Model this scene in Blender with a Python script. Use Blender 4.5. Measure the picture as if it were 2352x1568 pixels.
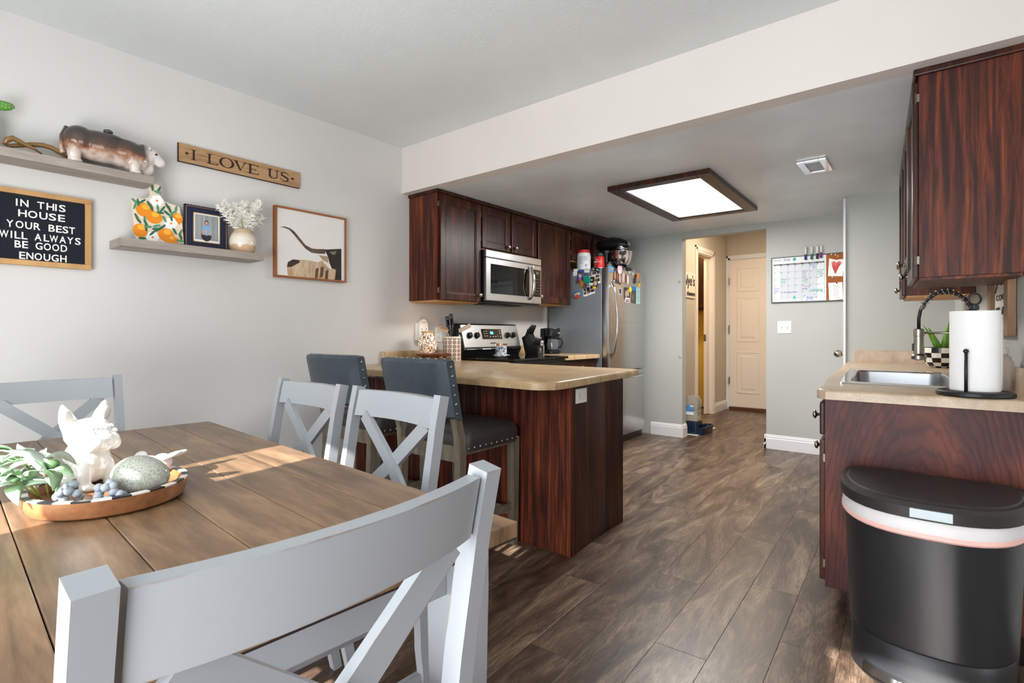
import bpy, bmesh, math, random
from mathutils import Vector, Matrix
random.seed(7)
S = bpy.context.scene
for o in list(bpy.data.objects): bpy.data.objects.remove(o)
COL = S.collection
PI = math.pi

# ---------------------------------------------------------------- camera, world, sun, daylight, added fill lamps, exposure
F_PX, CX, HY, EYE = 1214.0, 1176.0, 766.0, 1.10
YAW = math.atan2(2150 - CX, F_PX)
cd = bpy.data.cameras.new('camera'); cam = bpy.data.objects.new('camera', cd); COL.objects.link(cam)
cam.location = (0, 0, EYE); cam.rotation_euler = (PI/2, 0, YAW)
cd.sensor_width = 36; cd.lens = 36*F_PX/2352; cd.shift_y = -(784-HY)/2352; cd.clip_start = .01
S.camera = cam
w = bpy.data.worlds.new('sky'); S.world = w; w.use_nodes = True
bg = w.node_tree.nodes['Background']; bg.inputs[0].default_value = (.75, .86, 1, 1); bg.inputs[1].default_value = 1.0
sd = bpy.data.lights.new('sun', 'SUN'); sun = bpy.data.objects.new('sun', sd); COL.objects.link(sun)
sd.energy = 14; sd.angle = .009; sd.color = (1, .975, .945)
SUNDIR = Vector((-.16, 1, -.627)).normalized()
sun.rotation_euler = SUNDIR.to_track_quat('-Z', 'Y').to_euler(); sun.location = (0, -4, 4)
def area(name, loc, rot, sx, sy, e, col=(1, 1, 1), spread=PI):
    d = bpy.data.lights.new(name, 'AREA'); d.shape = 'RECTANGLE'; d.size = sx; d.size_y = sy; d.energy = e; d.color = col; d.spread = spread
    o = bpy.data.objects.new(name, d); COL.objects.link(o); o.location = loc; o.rotation_euler = rot; return o
area('patio_door_daylight', (-.85, -.93, 1.15), (PI/2, 0, 0), 2.1, 1.9, 50, (.90, .955, 1))
area('ceiling_fill', (-.85, -.9, .45), (PI/2+.7, 0, 0), 2.1, .8, 40, (.97, .98, 1))  # added lamp aimed upward to brighten the ceilings, standing in for ground bounce
area('east_fill', (4.5, .8, 1.4), (PI/2, 0, PI/2), 2.6, 1.8, 34, (.95, .97, 1))  # added side fill for the left wall; the east wall has no window
S.view_settings.view_transform = 'Standard'; S.view_settings.look = 'None'
S.view_settings.exposure = 0.55; S.view_settings.gamma = 1
S.cycles.max_bounces = 7; S.cycles.diffuse_bounces = 4; S.cycles.glossy_bounces = 3; S.cycles.transmission_bounces = 6; S.cycles.adaptive_threshold = .08; S.cycles.adaptive_min_samples = 12; S.cycles.sample_clamp_indirect = 6
S.cycles.use_denoising = True

# ---------------------------------------------------------------- pixel helper: photograph pixel -> point on a real plane
_f = Vector((-math.sin(YAW), math.cos(YAW), 0)); _r = Vector((math.cos(YAW), math.sin(YAW), 0)); _u = Vector((0, 0, 1))
def at(px, py, **k):
    d = _f*F_PX + _r*(px-CX) + _u*(HY-py)
    (a, v), = k.items()
    o = Vector((0, 0, EYE))
    if a == 'depth': return o + d*(v/F_PX)
    i = 'xyz'.index(a)
    return o + d*((v-o[i])/d[i])

# ---------------------------------------------------------------- materials
def srgb(r, g, b):
    f = lambda c: (c/255/12.92 if c/255 <= .04045 else ((c/255+.055)/1.055)**2.4)
    return (f(r), f(g), f(b), 1)
def nm(name):
    m = bpy.data.materials.new(name); m.use_nodes = True
    return m, m.node_tree.nodes, m.node_tree.links, m.node_tree.nodes['Principled BSDF']
def mat(name, c, rough=.5, metal=0, spec=.5, coat=0, emit=None, es=0, trans=0, ior=1.45, alpha=1, sheen=0):
    m, N, L, b = nm(name)
    b.inputs['Base Color'].default_value = c; b.inputs['Roughness'].default_value = rough
    b.inputs['Metallic'].default_value = metal; b.inputs['Specular IOR Level'].default_value = spec
    b.inputs['Coat Weight'].default_value = coat; b.inputs['Coat Roughness'].default_value = .08
    b.inputs['Transmission Weight'].default_value = trans; b.inputs['IOR'].default_value = ior; b.inputs['Alpha'].default_value = alpha
    if emit: b.inputs['Emission Color'].default_value = emit; b.inputs['Emission Strength'].default_value = es
    return m
def coords(N, L, scale, rnd=False, rot=(0, 0, 0)):
    tc = N.new('ShaderNodeTexCoord'); mp = N.new('ShaderNodeMapping'); mp.inputs['Scale'].default_value = scale; mp.inputs['Rotation'].default_value = rot
    v = tc.outputs['Object']
    if rnd:
        oi = N.new('ShaderNodeObjectInfo'); mu = N.new('ShaderNodeMath'); mu.operation = 'MULTIPLY'; mu.inputs[1].default_value = 37.0
        L.new(oi.outputs['Random'], mu.inputs[0])
        ad = N.new('ShaderNodeVectorMath'); ad.operation = 'ADD'; L.new(v, ad.inputs[0]); L.new(mu.outputs[0], ad.inputs[1]); v = ad.outputs[0]
    L.new(v, mp.inputs['Vector']); return mp.outputs['Vector']
def noise(N, L, vec, scale=1, detail=4, rough=.55, dist=0):
    n = N.new('ShaderNodeTexNoise'); n.inputs['Scale'].default_value = scale; n.inputs['Detail'].default_value = detail
    n.inputs['Roughness'].default_value = rough; n.inputs['Distortion'].default_value = dist; L.new(vec, n.inputs['Vector']); return n.outputs['Fac']
def ramp(N, L, fac, stops):
    r = N.new('ShaderNodeValToRGB'); e = r.color_ramp.elements
    while len(e) < len(stops): e.new(.5)
    for i, (p, c) in enumerate(stops): e[i].position = p; e[i].color = c
    L.new(fac, r.inputs['Fac']); return r.outputs['Color']
def mixc(N, L, fac, a, b, mode='MIX'):
    m = N.new('ShaderNodeMix'); m.data_type = 'RGBA'; m.blend_type = mode
    for s, v in ((0, fac), (6, a), (7, b)):
        if hasattr(v, 'links') or hasattr(v, 'is_linked'): L.new(v, m.inputs[s])
        else: m.inputs[s].default_value = v
    return m.outputs[2]
def bump(N, L, b, h, st=.2, d=.002):
    n = N.new('ShaderNodeBump'); n.inputs['Strength'].default_value = st; n.inputs['Distance'].default_value = d
    L.new(h, n.inputs['Height']); L.new(n.outputs[0], b.inputs['Normal'])
def wood(name, stops, scale, rough=.4, rnd=True, b_=.15, fine=None, coat=0, rotz=0, spec=.5, blot=.5):
    m, N, L, b = nm(name)
    v = coords(N, L, scale, rnd, (0, 0, rotz))
    g = noise(N, L, v, 1, 6, .62, .6)
    c = ramp(N, L, g, stops)
    v2 = coords(N, L, tuple(s*7 for s in scale), rnd, (0, 0, rotz)); g2 = noise(N, L, v2, 1, 3, .6)
    c = mixc(N, L, fine or .35, c, ramp(N, L, g2, [(.3, (.35, .33, .32, 1)), (.7, (1, 1, 1, 1))]), 'MULTIPLY')
    v3 = coords(N, L, (2.2, 2.2, 2.2), rnd); g3 = noise(N, L, v3, 1, 2)
    c = mixc(N, L, blot, c, ramp(N, L, g3, [(.3, (.62, .6, .58, 1)), (.7, (1.0, 1.0, 1.0, 1))]), 'MULTIPLY')
    L.new(c, b.inputs['Base Color']); b.inputs['Roughness'].default_value = rough; b.inputs['Coat Weight'].default_value = coat
    b.inputs['Coat Roughness'].default_value = .2; b.inputs['Specular IOR Level'].default_value = spec
    if b_: bump(N, L, b, g2, b_, .001)
    return m
def paint(name, c, rough=.6, bs=.12, bscale=60, var=.06, spec=.4):
    m, N, L, b = nm(name); v = coords(N, L, (1, 1, 1))
    g = noise(N, L, v, 1.3, 3)
    d = tuple(x*(1-var) for x in c[:3])+(1,)
    L.new(ramp(N, L, g, [(.3, d), (.7, c)]), b.inputs['Base Color']); b.inputs['Roughness'].default_value = rough; b.inputs['Specular IOR Level'].default_value = spec
    bump(N, L, b, noise(N, L, v, bscale, 4), bs, .002); return m

MAT = {}
MAT['wall'] = paint('wall_paint', srgb(213, 210, 206), .55)
MAT['wallk'] = paint('kitchen_wall_paint', srgb(186, 188, 183), .55)
MAT['wallh'] = paint('hall_wall_paint', srgb(201, 190, 172), .55)
MAT['ceil'] = paint('dining_ceiling_paint', srgb(222, 226, 225), .6, .5, 45)
MAT['ceilk'] = paint('kitchen_ceiling_paint', srgb(238, 245, 250), .36, .5, 30, .25, .5)
MAT['trimw'] = mat('white_trim_paint', srgb(232, 231, 232), .35)
MAT['doorw'] = mat('cream_door_paint', srgb(238, 226, 212), .4)
MAT['yellow'] = paint('yellow_wall_paint', srgb(226, 190, 90), .6)
# floor planks
m, N, L, b = nm('floor_vinyl')
v = coords(N, L, (7, 1.5, 1), True); g = noise(N, L, v, 1, 8, .68, 1.6)
c = ramp(N, L, g, [(.30, srgb(46, 35, 28)), (.44, srgb(82, 64, 52)), (.56, srgb(116, 97, 81)), (.72, srgb(162, 143, 122))])
wv = N.new('ShaderNodeTexWave'); wv.bands_direction = 'X'; wv.inputs['Scale'].default_value = 26; wv.inputs['Distortion'].default_value = 24; wv.inputs['Detail'].default_value = 3; wv.inputs['Detail Scale'].default_value = .55; wv.inputs['Detail Roughness'].default_value = .6
L.new(coords(N, L, (1, .3, 1), True), wv.inputs['Vector'])
c = mixc(N, L, .5, c, ramp(N, L, wv.outputs['Fac'], [(.1, (.5, .47, .45, 1)), (.6, (1.05, 1.04, 1.03, 1))]), 'MULTIPLY')
v2 = coords(N, L, (90, 14, 1), True); g2 = noise(N, L, v2, 1, 4, .7, 1.0)
c = mixc(N, L, .6, c, ramp(N, L, g2, [(.36, (.5, .47, .45, 1)), (.62, (1.1, 1.1, 1.1, 1))]), 'MULTIPLY')
oi = N.new('ShaderNodeObjectInfo'); c = mixc(N, L, .8, c, ramp(N, L, oi.outputs['Random'], [(0, (.86, .83, .8, 1)), (1, (1.22, 1.2, 1.18, 1))]), 'MULTIPLY')
L.new(c, b.inputs['Base Color']); b.inputs['Roughness'].default_value = .34; b.inputs['Specular IOR Level'].default_value = .42; bump(N, L, b, g2, .25, .001); MAT['floor'] = m
MAT['gap'] = mat('floor_joint', srgb(30, 24, 20), .8)
CABSTOPS = [(.3, srgb(30, 15, 11)), (.48, srgb(54, 25, 17)), (.62, srgb(88, 41, 24)), (.8, srgb(132, 66, 34))]
MAT['cab'] = wood('espresso_wood_upright_grain', CABSTOPS, (24, 24, 2.2), .33, True, .12, .35, 0, 0, .3, .4)
REDSTOPS = [(.28, srgb(34, 17, 15)), (.44, srgb(70, 30, 22)), (.58, srgb(118, 54, 32)), (.74, srgb(172, 92, 48))]
MAT['cabred'] = wood('worn_mahogany_stain_upright_grain', REDSTOPS, (38, 38, 2.0), .45, True, .15, .45, .0, 0, .3)
m, N, L, b = nm('mahogany_cathedral_grain')
v = coords(N, L, (1, 1, 1)); 
wv = N.new('ShaderNodeTexWave'); wv.wave_type = 'RINGS'; wv.rings_direction = 'Y'; wv.inputs['Scale'].default_value = 9; wv.inputs['Distortion'].default_value = 7; wv.inputs['Detail'].default_value = 2.5; wv.inputs['Detail Scale'].default_value = 1.2
mp = N.new('ShaderNodeMapping'); mp.inputs['Scale'].default_value = (2.2, 1, .55); L.new(v, mp.inputs['Vector']); L.new(mp.outputs[0], wv.inputs['Vector'])
g = noise(N, L, coords(N, L, (5, 5, 2.0)), 1, 4, .6, .4)
c = ramp(N, L, g, [(.3, srgb(50, 27, 28)), (.5, srgb(82, 41, 36)), (.68, srgb(120, 60, 44)), (.82, srgb(142, 78, 52))])
c = mixc(N, L, .6, c, ramp(N, L, wv.outputs['Fac'], [(.0, (.45, .42, .45, 1)), (.35, (1, 1, 1, 1))]), 'MULTIPLY')
L.new(c, b.inputs['Base Color']); b.inputs['Roughness'].default_value = .45; b.inputs['Specular IOR Level'].default_value = .3; bump(N, L, b, wv.outputs['Fac'], .2, .001); MAT['cabend'] = m
MAT['cabraw'] = mat('raw_birch_underside', srgb(196, 146, 84), .5)
MAT['table'] = wood('table_wood', [(.25, srgb(92, 70, 52)), (.42, srgb(128, 100, 75)), (.58, srgb(156, 123, 92)), (.8, srgb(182, 150, 116))], (2.6, 20, 8), .34, True, .1, .42, .04, 0, .38, .7)
MAT['seatw'] = wood('dark_walnut_seat', [(.3, srgb(48, 29, 20)), (.6, srgb(78, 47, 32)), (.8, srgb(100, 64, 44))], (3, 14, 8), .35)
# grey chair paint with brown rubbed edges
m, N, L, b = nm('grey_paint_rubbed_edges')
bv = N.new('ShaderNodeBevel'); bv.samples = 4; bv.inputs['Radius'].default_value = .0035
ge = N.new('ShaderNodeNewGeometry'); dt = N.new('ShaderNodeVectorMath'); dt.operation = 'DOT_PRODUCT'; L.new(bv.outputs[0], dt.inputs[0]); L.new(ge.outputs['Normal'], dt.inputs[1])
ed = N.new('ShaderNodeMapRange'); ed.inputs[1].default_value = .985; ed.inputs[2].default_value = .90; L.new(dt.outputs['Value'], ed.inputs[0])
nz = noise(N, L, coords(N, L, (9, 9, 9), True), 1, 4); ns = N.new('ShaderNodeMapRange'); ns.inputs[1].default_value = .52; ns.inputs[2].default_value = .66; L.new(nz, ns.inputs[0])
mu = N.new('ShaderNodeMath'); mu.operation = 'MULTIPLY'; L.new(ed.outputs[0], mu.inputs[0]); L.new(ns.outputs[0], mu.inputs[1])
L.new(mixc(N, L, mu.outputs[0], srgb(158, 161, 165), srgb(134, 92, 58)), b.inputs['Base Color']); b.inputs['Roughness'].default_value = .36
bump(N, L, b, noise(N, L, coords(N, L, (40, 40, 8)), 1, 2), .05, .001); MAT['grey'] = m
MAT['stoolw'] = wood('weathered_grey_brown_wood', [(.3, srgb(98, 88, 74)), (.6, srgb(138, 126, 108)), (.8, srgb(164, 152, 132))], (16, 16, 2), .45, True)
m, N, L, b = nm('charcoal_leather'); v = coords(N, L, (1, 1, 1)); g = noise(N, L, v, 9, 3)
L.new(ramp(N, L, g, [(.3, srgb(62, 71, 79)), (.7, srgb(76, 86, 94))]), b.inputs['Base Color']); b.inputs['Roughness'].default_value = .36; bump(N, L, b, noise(N, L, v, 350, 2), .12, .0008); MAT['leather'] = m
m, N, L, b = nm('seat_leather_reflected_brown'); v = coords(N, L, (1, 1, 1)); 
b.inputs['Base Color'].default_value = srgb(58, 54, 52); b.inputs['Roughness'].default_value = .42; bump(N, L, b, noise(N, L, v, 10, 3, .5, .6), .35, .012); MAT['seatl'] = m  # stool leather with its brownish dark reflection put into the colour
def laminate(name, a, bcol, ccol, sc):
    m, N, L, b = nm(name); v = coords(N, L, (sc, sc*2.2, sc)); g = noise(N, L, v, 1, 7, .62, .7)
    c = ramp(N, L, g, [(.3, a), (.52, bcol), (.72, ccol)]); g2 = noise(N, L, coords(N, L, (150, 150, 150)), 1, 2)
    c = mixc(N, L, .25, c, ramp(N, L, g2, [(.35, (.6, .58, .56, 1)), (.65, (1.05, 1.05, 1.05, 1))]), 'MULTIPLY')
    L.new(c, b.inputs['Base Color']); b.inputs['Roughness'].default_value = .3; return m
MAT['lam'] = laminate('tan_stone_laminate', srgb(160, 132, 96), srgb(190, 160, 120), srgb(212, 186, 150), 6)
MAT['lamr'] = laminate('sandstone_laminate', srgb(172, 148, 122), srgb(190, 166, 138), srgb(206, 184, 158), 10)
m, N, L, b = nm('brushed_steel'); v = coords(N, L, (1.5, 1.5, 120)); g = noise(N, L, v, 1, 3)
L.new(ramp(N, L, g, [(.3, (.57, .57, .57, 1)), (.7, (.62, .615, .61, 1))]), b.inputs['Base Color']); b.inputs['Metallic'].default_value = 1; b.inputs['Roughness'].default_value = .3; MAT['steel'] = m
MAT['steelp'] = mat('polished_steel', (.72, .72, .72, 1), .12, 1)
MAT['sinkst'] = mat('satin_steel', (.46, .47, .49, 1), .34, 1)
MAT['nickel'] = mat('brushed_nickel', srgb(176, 168, 156), .28, 1)
MAT['hingem'] = mat('dull_hinge_metal', srgb(126, 116, 104), .4, .8)
MAT['fside'] = mat('grey_fridge_side_enamel', srgb(140, 148, 154), .22, .3, .5)
MAT['black'] = mat('black_plastic', srgb(18, 18, 19), .35)
MAT['blackg'] = mat('black_glass', srgb(8, 8, 9), .05, 0, .6)
MAT['blackm'] = mat('matte_black_metal', srgb(26, 26, 28), .45)
MAT['can'] = mat('bin_black_plastic', srgb(38, 38, 40), .38)
MAT['lid'] = mat('bin_lid_black', srgb(46, 42, 40), .5)
MAT['liner'] = mat('white_bin_liner', srgb(226, 222, 222), .4)
MAT['linerp'] = mat('pink_liner_drawstring', srgb(240, 188, 178), .4)
MAT['white'] = mat('white_plastic', srgb(238, 236, 232), .35)
MAT['offwhite'] = mat('ivory_plastic', srgb(226, 220, 206), .4)
MAT['ceram'] = mat('white_glazed_ceramic', srgb(236, 235, 230), .12, 0, .5, .4)
MAT['paper'] = mat('white_paper', srgb(240, 240, 240), .8)
m, N, L, b = nm('embossed_paper_towel'); b.inputs['Base Color'].default_value = srgb(242, 240, 238); b.inputs['Roughness'].default_value = .9; bump(N, L, b, noise(N, L, coords(N, L, (1, 1, 1)), 130, 2), .5, .002); MAT['towel'] = m
MAT['shelf'] = wood('pale_grey_oak', [(.3, srgb(158, 146, 136)), (.6, srgb(178, 166, 156)), (.8, srgb(194, 183, 173))], (18, 2.2, 18), .55, True, .12, .25)
MAT['oak'] = wood('honey_oak', [(.3, srgb(196, 146, 88)), (.7, srgb(222, 176, 116))], (10, 10, 2), .45, True, .05, .15)
MAT['signw'] = wood('carved_sign_wood', [(.3, srgb(150, 112, 76)), (.5, srgb(186, 146, 104)), (.75, srgb(206, 168, 124))], (20, 3, 34), .6, True, .4, .35)
MAT['brownprint'] = mat('dark_burnt_lettering', srgb(58, 32, 20), .7)
MAT['walnutf'] = mat('walnut_frame', srgb(150, 88, 42), .4)
MAT['acacia'] = wood('acacia_wood', [(.3, srgb(128, 80, 50)), (.55, srgb(168, 112, 72)), (.8, srgb(198, 146, 102))], (3, 12, 14), .3, True, .05, .3, .3)
MAT['acaciadark'] = wood('dark_acacia_wood', [(.3, srgb(92, 42, 20)), (.6, srgb(142, 74, 36)), (.85, srgb(172, 104, 58))], (4, 16, 14), .3, True, .05, .3, .3)
MAT['felt'] = mat('navy_black_felt', srgb(30, 33, 42), .95)
MAT['navy'] = mat('navy_frame_paint', srgb(24, 30, 58), .3)
MAT['gold'] = mat('gold_trim', srgb(206, 166, 92), .3, .8)
MAT['cork'] = paint('cork', srgb(168, 98, 50), .9, .6, 120, .2)
MAT['wboard'] = mat('whiteboard_gloss', srgb(224, 228, 232), .15)
def flat(name, r, g, b, rough=.6): 
    k = 'flat_'+name
    if k not in MAT: MAT[k] = mat(k, srgb(r, g, b), rough)
    return MAT[k]
MAT['glass'] = mat('clear_glass', (1, 1, 1, 1), .02, 0, .5, 0, None, 0, 1, 1.45)
MAT['clearp'] = mat('clear_plastic', (.93, .95, .96, 1), .08, 0, .5, 0, None, 0, .92, 1.2)

# ---------------------------------------------------------------- mesh builder
RM = {}
class MB:
    def __init__(s): s.v = []; s.f = []; s.mi = []; s.cur = 0
    def add(s, vs, fs, M=None):
        o = len(s.v); s.v += [tuple(M @ Vector(p)) if M else tuple(p) for p in vs]
        s.f += [tuple(i+o for i in f) for f in fs]; s.mi += [s.cur]*len(fs); return s
    def box(s, x0, x1, y0, y1, z0, z1, bev=0, M=None):
        if bev <= 0:
            return s.add([(x0,y0,z0),(x1,y0,z0),(x1,y1,z0),(x0,y1,z0),(x0,y0,z1),(x1,y0,z1),(x1,y1,z1),(x0,y1,z1)],
                [(3,2,1,0),(4,5,6,7),(0,1,5,4),(1,2,6,5),(2,3,7,6),(3,0,4,7)], M)
        bm = bmesh.new(); bmesh.ops.create_cube(bm, size=1)
        for q in bm.verts: q.co = Vector(((x0+x1)/2+q.co.x*(x1-x0), (y0+y1)/2+q.co.y*(y1-y0), (z0+z1)/2+q.co.z*(z1-z0)))
        bmesh.ops.bevel(bm, geom=bm.edges[:], offset=min(bev, .49*min(abs(x1-x0), abs(y1-y0), abs(z1-z0))), segments=2, affect='EDGES', profile=.6)
        return s.bm(bm, M)
    def bm(s, bm, M=None):
        bm.verts.index_update(); s.add([q.co[:] for q in bm.verts], [[q.index for q in f.verts] for f in bm.faces], M); bm.free(); return s
    def bar(s, p0, p1, wd, dp, side=(1, 0, 0), bev=0):
        p0, p1 = Vector(p0), Vector(p1); z = (p1-p0); l = z.length; z.normalize()
        x = Vector(side); x = (x - z*x.dot(z)).normalized(); y = z.cross(x)
        M = Matrix.Translation(p0) @ Matrix((x, y, z)).transposed().to_4x4()
        return s.box(-wd/2, wd/2, -dp/2, dp/2, 0, l, bev, M)
    def rings(s, R, cap=True, closed=True, flip=False):
        n = len(R[0]); vs = [p for r in R for p in r]; fs = []
        for i in range(len(R)-1):
            for j in range(n if closed else n-1):
                k = (j+1) % n; q = (i*n+j, i*n+k, (i+1)*n+k, (i+1)*n+j); fs.append(q[::-1] if flip else q)
        if cap:
            a = tuple(range(n)); b_ = tuple((len(R)-1)*n+j for j in range(n))
            fs.append(a if flip else a[::-1]); fs.append(b_[::-1] if flip else b_)
        return s.add(vs, fs)
    def lathe(s, prof, c=(0, 0, 0), n=32, M=None, cap=True, a0=0, a1=2*PI):
        T = (M or Matrix.Identity(4)); full = abs(a1-a0-2*PI) < 1e-6
        R = [[tuple(T @ (Vector(c)+Vector((r*math.cos(a0+(a1-a0)*j/(n if full else n-1)), r*math.sin(a0+(a1-a0)*j/(n if full else n-1)), z)))) for j in range(n)] for r, z in prof]
        return s.rings(R, cap, full)
    def tube(s, pts, r, n=10, cap=True):
        pts = [Vector(p) for p in pts]; R = []; nv = None
        for i, p in enumerate(pts):
            t = (pts[min(i+1, len(pts)-1)]-pts[max(i-1, 0)]).normalized()
            if nv is None: nv = t.orthogonal().normalized()
            nv = (nv - t*nv.dot(t)).normalized(); bn = t.cross(nv); rr = r[i] if isinstance(r, (list, tuple)) else r
            R.append([tuple(p+nv*rr*math.cos(2*PI*j/n)+bn*rr*math.sin(2*PI*j/n)) for j in range(n)])
        return s.rings(R, cap)
    def prism(s, poly, f0, f1):
        n = len(poly); vs = [f0(*p) for p in poly]+[f1(*p) for p in poly]
        return s.add(vs, [tuple(range(n))[::-1], tuple(range(n, 2*n))]+[(i, (i+1) % n, n+(i+1) % n, n+i) for i in range(n)])
    def ell(s, c, r, R=None, nu=18, nv=10):
        T = Matrix.Translation(Vector(c)) @ (R.to_4x4() if R else Matrix.Identity(4)); rs = []
        for i in range(1, nv):
            a = PI*i/nv; rs.append([tuple(T @ Vector((r[0]*math.sin(a)*math.cos(2*PI*j/nu), r[1]*math.sin(a)*math.sin(2*PI*j/nu), -r[2]*math.cos(a)))) for j in range(nu)])
        vs = [p for q in rs for p in q]; fs = []
        for i in range(nv-2):
            for j in range(nu): k = (j+1) % nu; fs.append((i*nu+j, i*nu+k, (i+1)*nu+k, (i+1)*nu+j))
        b0, t0 = len(vs), len(vs)+1; vs += [tuple(T @ Vector((0, 0, -r[2]))), tuple(T @ Vector((0, 0, r[2])))]
        for j in range(nu):
            k = (j+1) % nu; fs.append((b0, k, j)); fs.append((t0, (nv-2)*nu+j, (nv-2)*nu+k))
        return s.add(vs, fs)
    def xf(s, fn): s.v = [tuple(fn(Vector(p))) for p in s.v]; return s
    def build(s, name, m, parent=None, smooth=False, W=False, kind=None, label=None, sub=0, mods=None):
        me = bpy.data.meshes.new(name); vs = s.v
        if W and parent is not None:
            I = RM[parent.name].inverted(); vs = [tuple(I @ Vector(p)) for p in vs]
        me.from_pydata(vs, [], s.f)
        for x in (m if isinstance(m, (list, tuple)) else [m]): me.materials.append(MAT[x] if isinstance(x, str) else x)
        if any(s.mi): me.polygons.foreach_set('material_index', s.mi)
        bm = bmesh.new(); bm.from_mesh(me); bmesh.ops.recalc_face_normals(bm, faces=bm.faces[:]); bm.to_mesh(me); bm.free()
        if smooth:
            me.shade_smooth() if smooth is True else None
            if smooth == 'auto':
                me.shade_smooth()
                bm = bmesh.new(); bm.from_mesh(me)
                for e in bm.edges:
                    if len(e.link_faces) == 2 and e.calc_face_angle(0) > .6: e.smooth = False
                bm.to_mesh(me); bm.free()
        me.update(); return link(name, me, parent, kind, label)
def link(name, me, parent=None, kind=None, label=None):
    o = bpy.data.objects.new(name, me); COL.objects.link(o)
    if parent is not None: o.parent = parent; RM[o.name] = RM[parent.name]
    else: RM[o.name] = Matrix.Identity(4)
    if kind: o['kind'] = kind
    if label: o['label'] = label
    return o
def tag(o, label, cat, group=None):
    o['label'] = label; o['category'] = cat
    if group: o['group'] = group
    return o
def thing(name, label, cat, loc=(0, 0, 0), rz=0, group=None):
    o = bpy.data.objects.new(name, None); COL.objects.link(o); o.location = loc; o.rotation_euler = (0, 0, rz); o.empty_display_size = .05
    RM[o.name] = Matrix.Translation(Vector(loc)) @ Matrix.Rotation(rz, 4, 'Z'); return tag(o, label, cat, group)
def copy_tree(o, parent=None):
    c = o.copy(); COL.objects.link(c); c.parent = parent
    for ch in [k for k in o.children]: copy_tree(ch, c)
    return c
def struct(name, mb, m, parent=None, **k):
    o = mb.build(name, m, parent, **k)
    if parent is None: o['kind'] = 'structure'
    return o
def sbox(name, m, *a, parent=None, bev=0): return struct(name, MB().box(*a, bev=bev), m, parent)
def organic(name, ells, m, parent, vox=.004, W=False, smooth_it=6, extra=None):
    b = MB()
    for e in ells: b.ell(*e)
    if extra: extra(b)
    o = b.build(name, m, parent, True, W)
    r = o.modifiers.new('remesh', 'REMESH'); r.mode = 'VOXEL'; r.voxel_size = vox; r.use_smooth_shade = True
    q = o.modifiers.new('smooth', 'SMOOTH'); q.iterations = smooth_it; q.factor = .5
    return o
def text_mesh(t, size=1, depth=.001, align='LEFT', shear=0, off=0):
    c = bpy.data.curves.new('t', 'FONT'); c.body = t; c.size = size; c.extrude = depth; c.align_x = align; c.shear = shear; c.offset = off; c.resolution_u = 3
    o = bpy.data.objects.new('t', c); COL.objects.link(o); dg = bpy.context.evaluated_depsgraph_get()
    me = bpy.data.meshes.new_from_object(o.evaluated_get(dg)); bpy.data.objects.remove(o); bpy.data.curves.remove(c); return me
def text(name, t, m, parent, origin, ux, uz, size, depth=.001, align='LEFT', shear=0, off=0, width=None, W=True, label=None):
    """lettering lying in the plane spanned by ux (reading direction) and uz (up)"""
    me = text_mesh(t, size, depth, align, shear, off)
    ux = Vector(ux).normalized(); uz = Vector(uz).normalized(); n = ux.cross(uz)
    k = 1
    if width:
        xs = [q.co.x for q in me.vertices]; k = width/max(1e-6, max(xs)-min(xs))
    T = Matrix.Translation(Vector(origin)) @ Matrix((ux*k, uz, n)).transposed().to_4x4()
    if W and parent is not None: T = RM[parent.name].inverted() @ T
    me.transform(T); me.materials.clear(); me.materials.append(MAT[m] if isinstance(m, str) else m)
    return link(name, me, parent, None, label)

# ---------------------------------------------------------------- setting
XW, YB, ZD, ZK, YK = -3.18, 2.62, 2.513, 2.17, 5.50
XE, YS = 4.6, -1.0
fl = sbox('floor', 'gap', -3.7, XE+.1, YS-.1, 8.3, -.12, -.004)
ang = math.radians(2.2)
pm = {}
cnt = 0
for i in range(-20, 16):
    x0 = i*.178; y = -1.3 - ((i*7) % 5)*.27
    while y < 8.1:
        ln = 1.22; cxw, cyw = x0+.089, y+ln/2
        wx = cxw*math.cos(ang)-cyw*math.sin(ang); wy = cxw*math.sin(ang)+cyw*math.cos(ang)
        ok = (-3.3 < wx < 1.2 and -.9 < wy < 8.6 and not (wx < -1.75 and wy > 2.9 and wx < -2.7) and not (wx > .35 and wy > 2.9))
        if ok and cnt < 300:
            if 'p' not in pm:
                pm['p'] = MB().box(-.0887, .0887, -ln/2+.0004, ln/2-.0004, -.006, 0, .0009).build('floor_plank', 'floor', fl).data
                o = bpy.data.objects['floor_plank']
            else: o = link('floor_plank', pm['p'], fl)
            o.location = (wx, wy, 0); o.rotation_euler = (0, 0, ang); cnt += 1
        y += ln
sbox('wall_left', 'wall', XW-.12, XW, YS, 8.3, 0, ZD+.1)
sbox('ceiling', 'ceil', XW, XE, YS, YB+.02, ZD, ZD+.1)
sbox('ceiling_kitchen', 'ceilk', XW, .5, YB+.005, YK, ZK, ZK+.06)
MAT['soffit'] = paint('soffit_paint', srgb(226, 218, 212), .55)
sbox('wall_soffit', 'soffit', XW, XE, YB, YB+.1, ZK-.002, ZD)
sbox('wall_east', 'wall', XE, XE+.1, YS, YB, 0, ZD)
# wall between kitchen and the room to the right (runs slightly off square)
SH = .07
def sh(p): return Vector((p.x-SH*(p.y-2.42), p.y, p.z))
struct('wall_right', MB().box(.28, .4, 2.46, 5.6, 0, ZK+.02).xf(sh), 'wallk')
sbox('wall_return', 'wall', .30, XE, YB-.15, YB+.05, 0, ZD)
# pantry jut
struct('wall_pantry', MB().box(-.565, .34, 4.91, 4.99, 0, ZK+.02), 'wallk')
struct('wall_pantry_side', MB().box(-.565, -.5, 4.99, YK, 0, ZK+.02), 'wallk')
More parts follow.
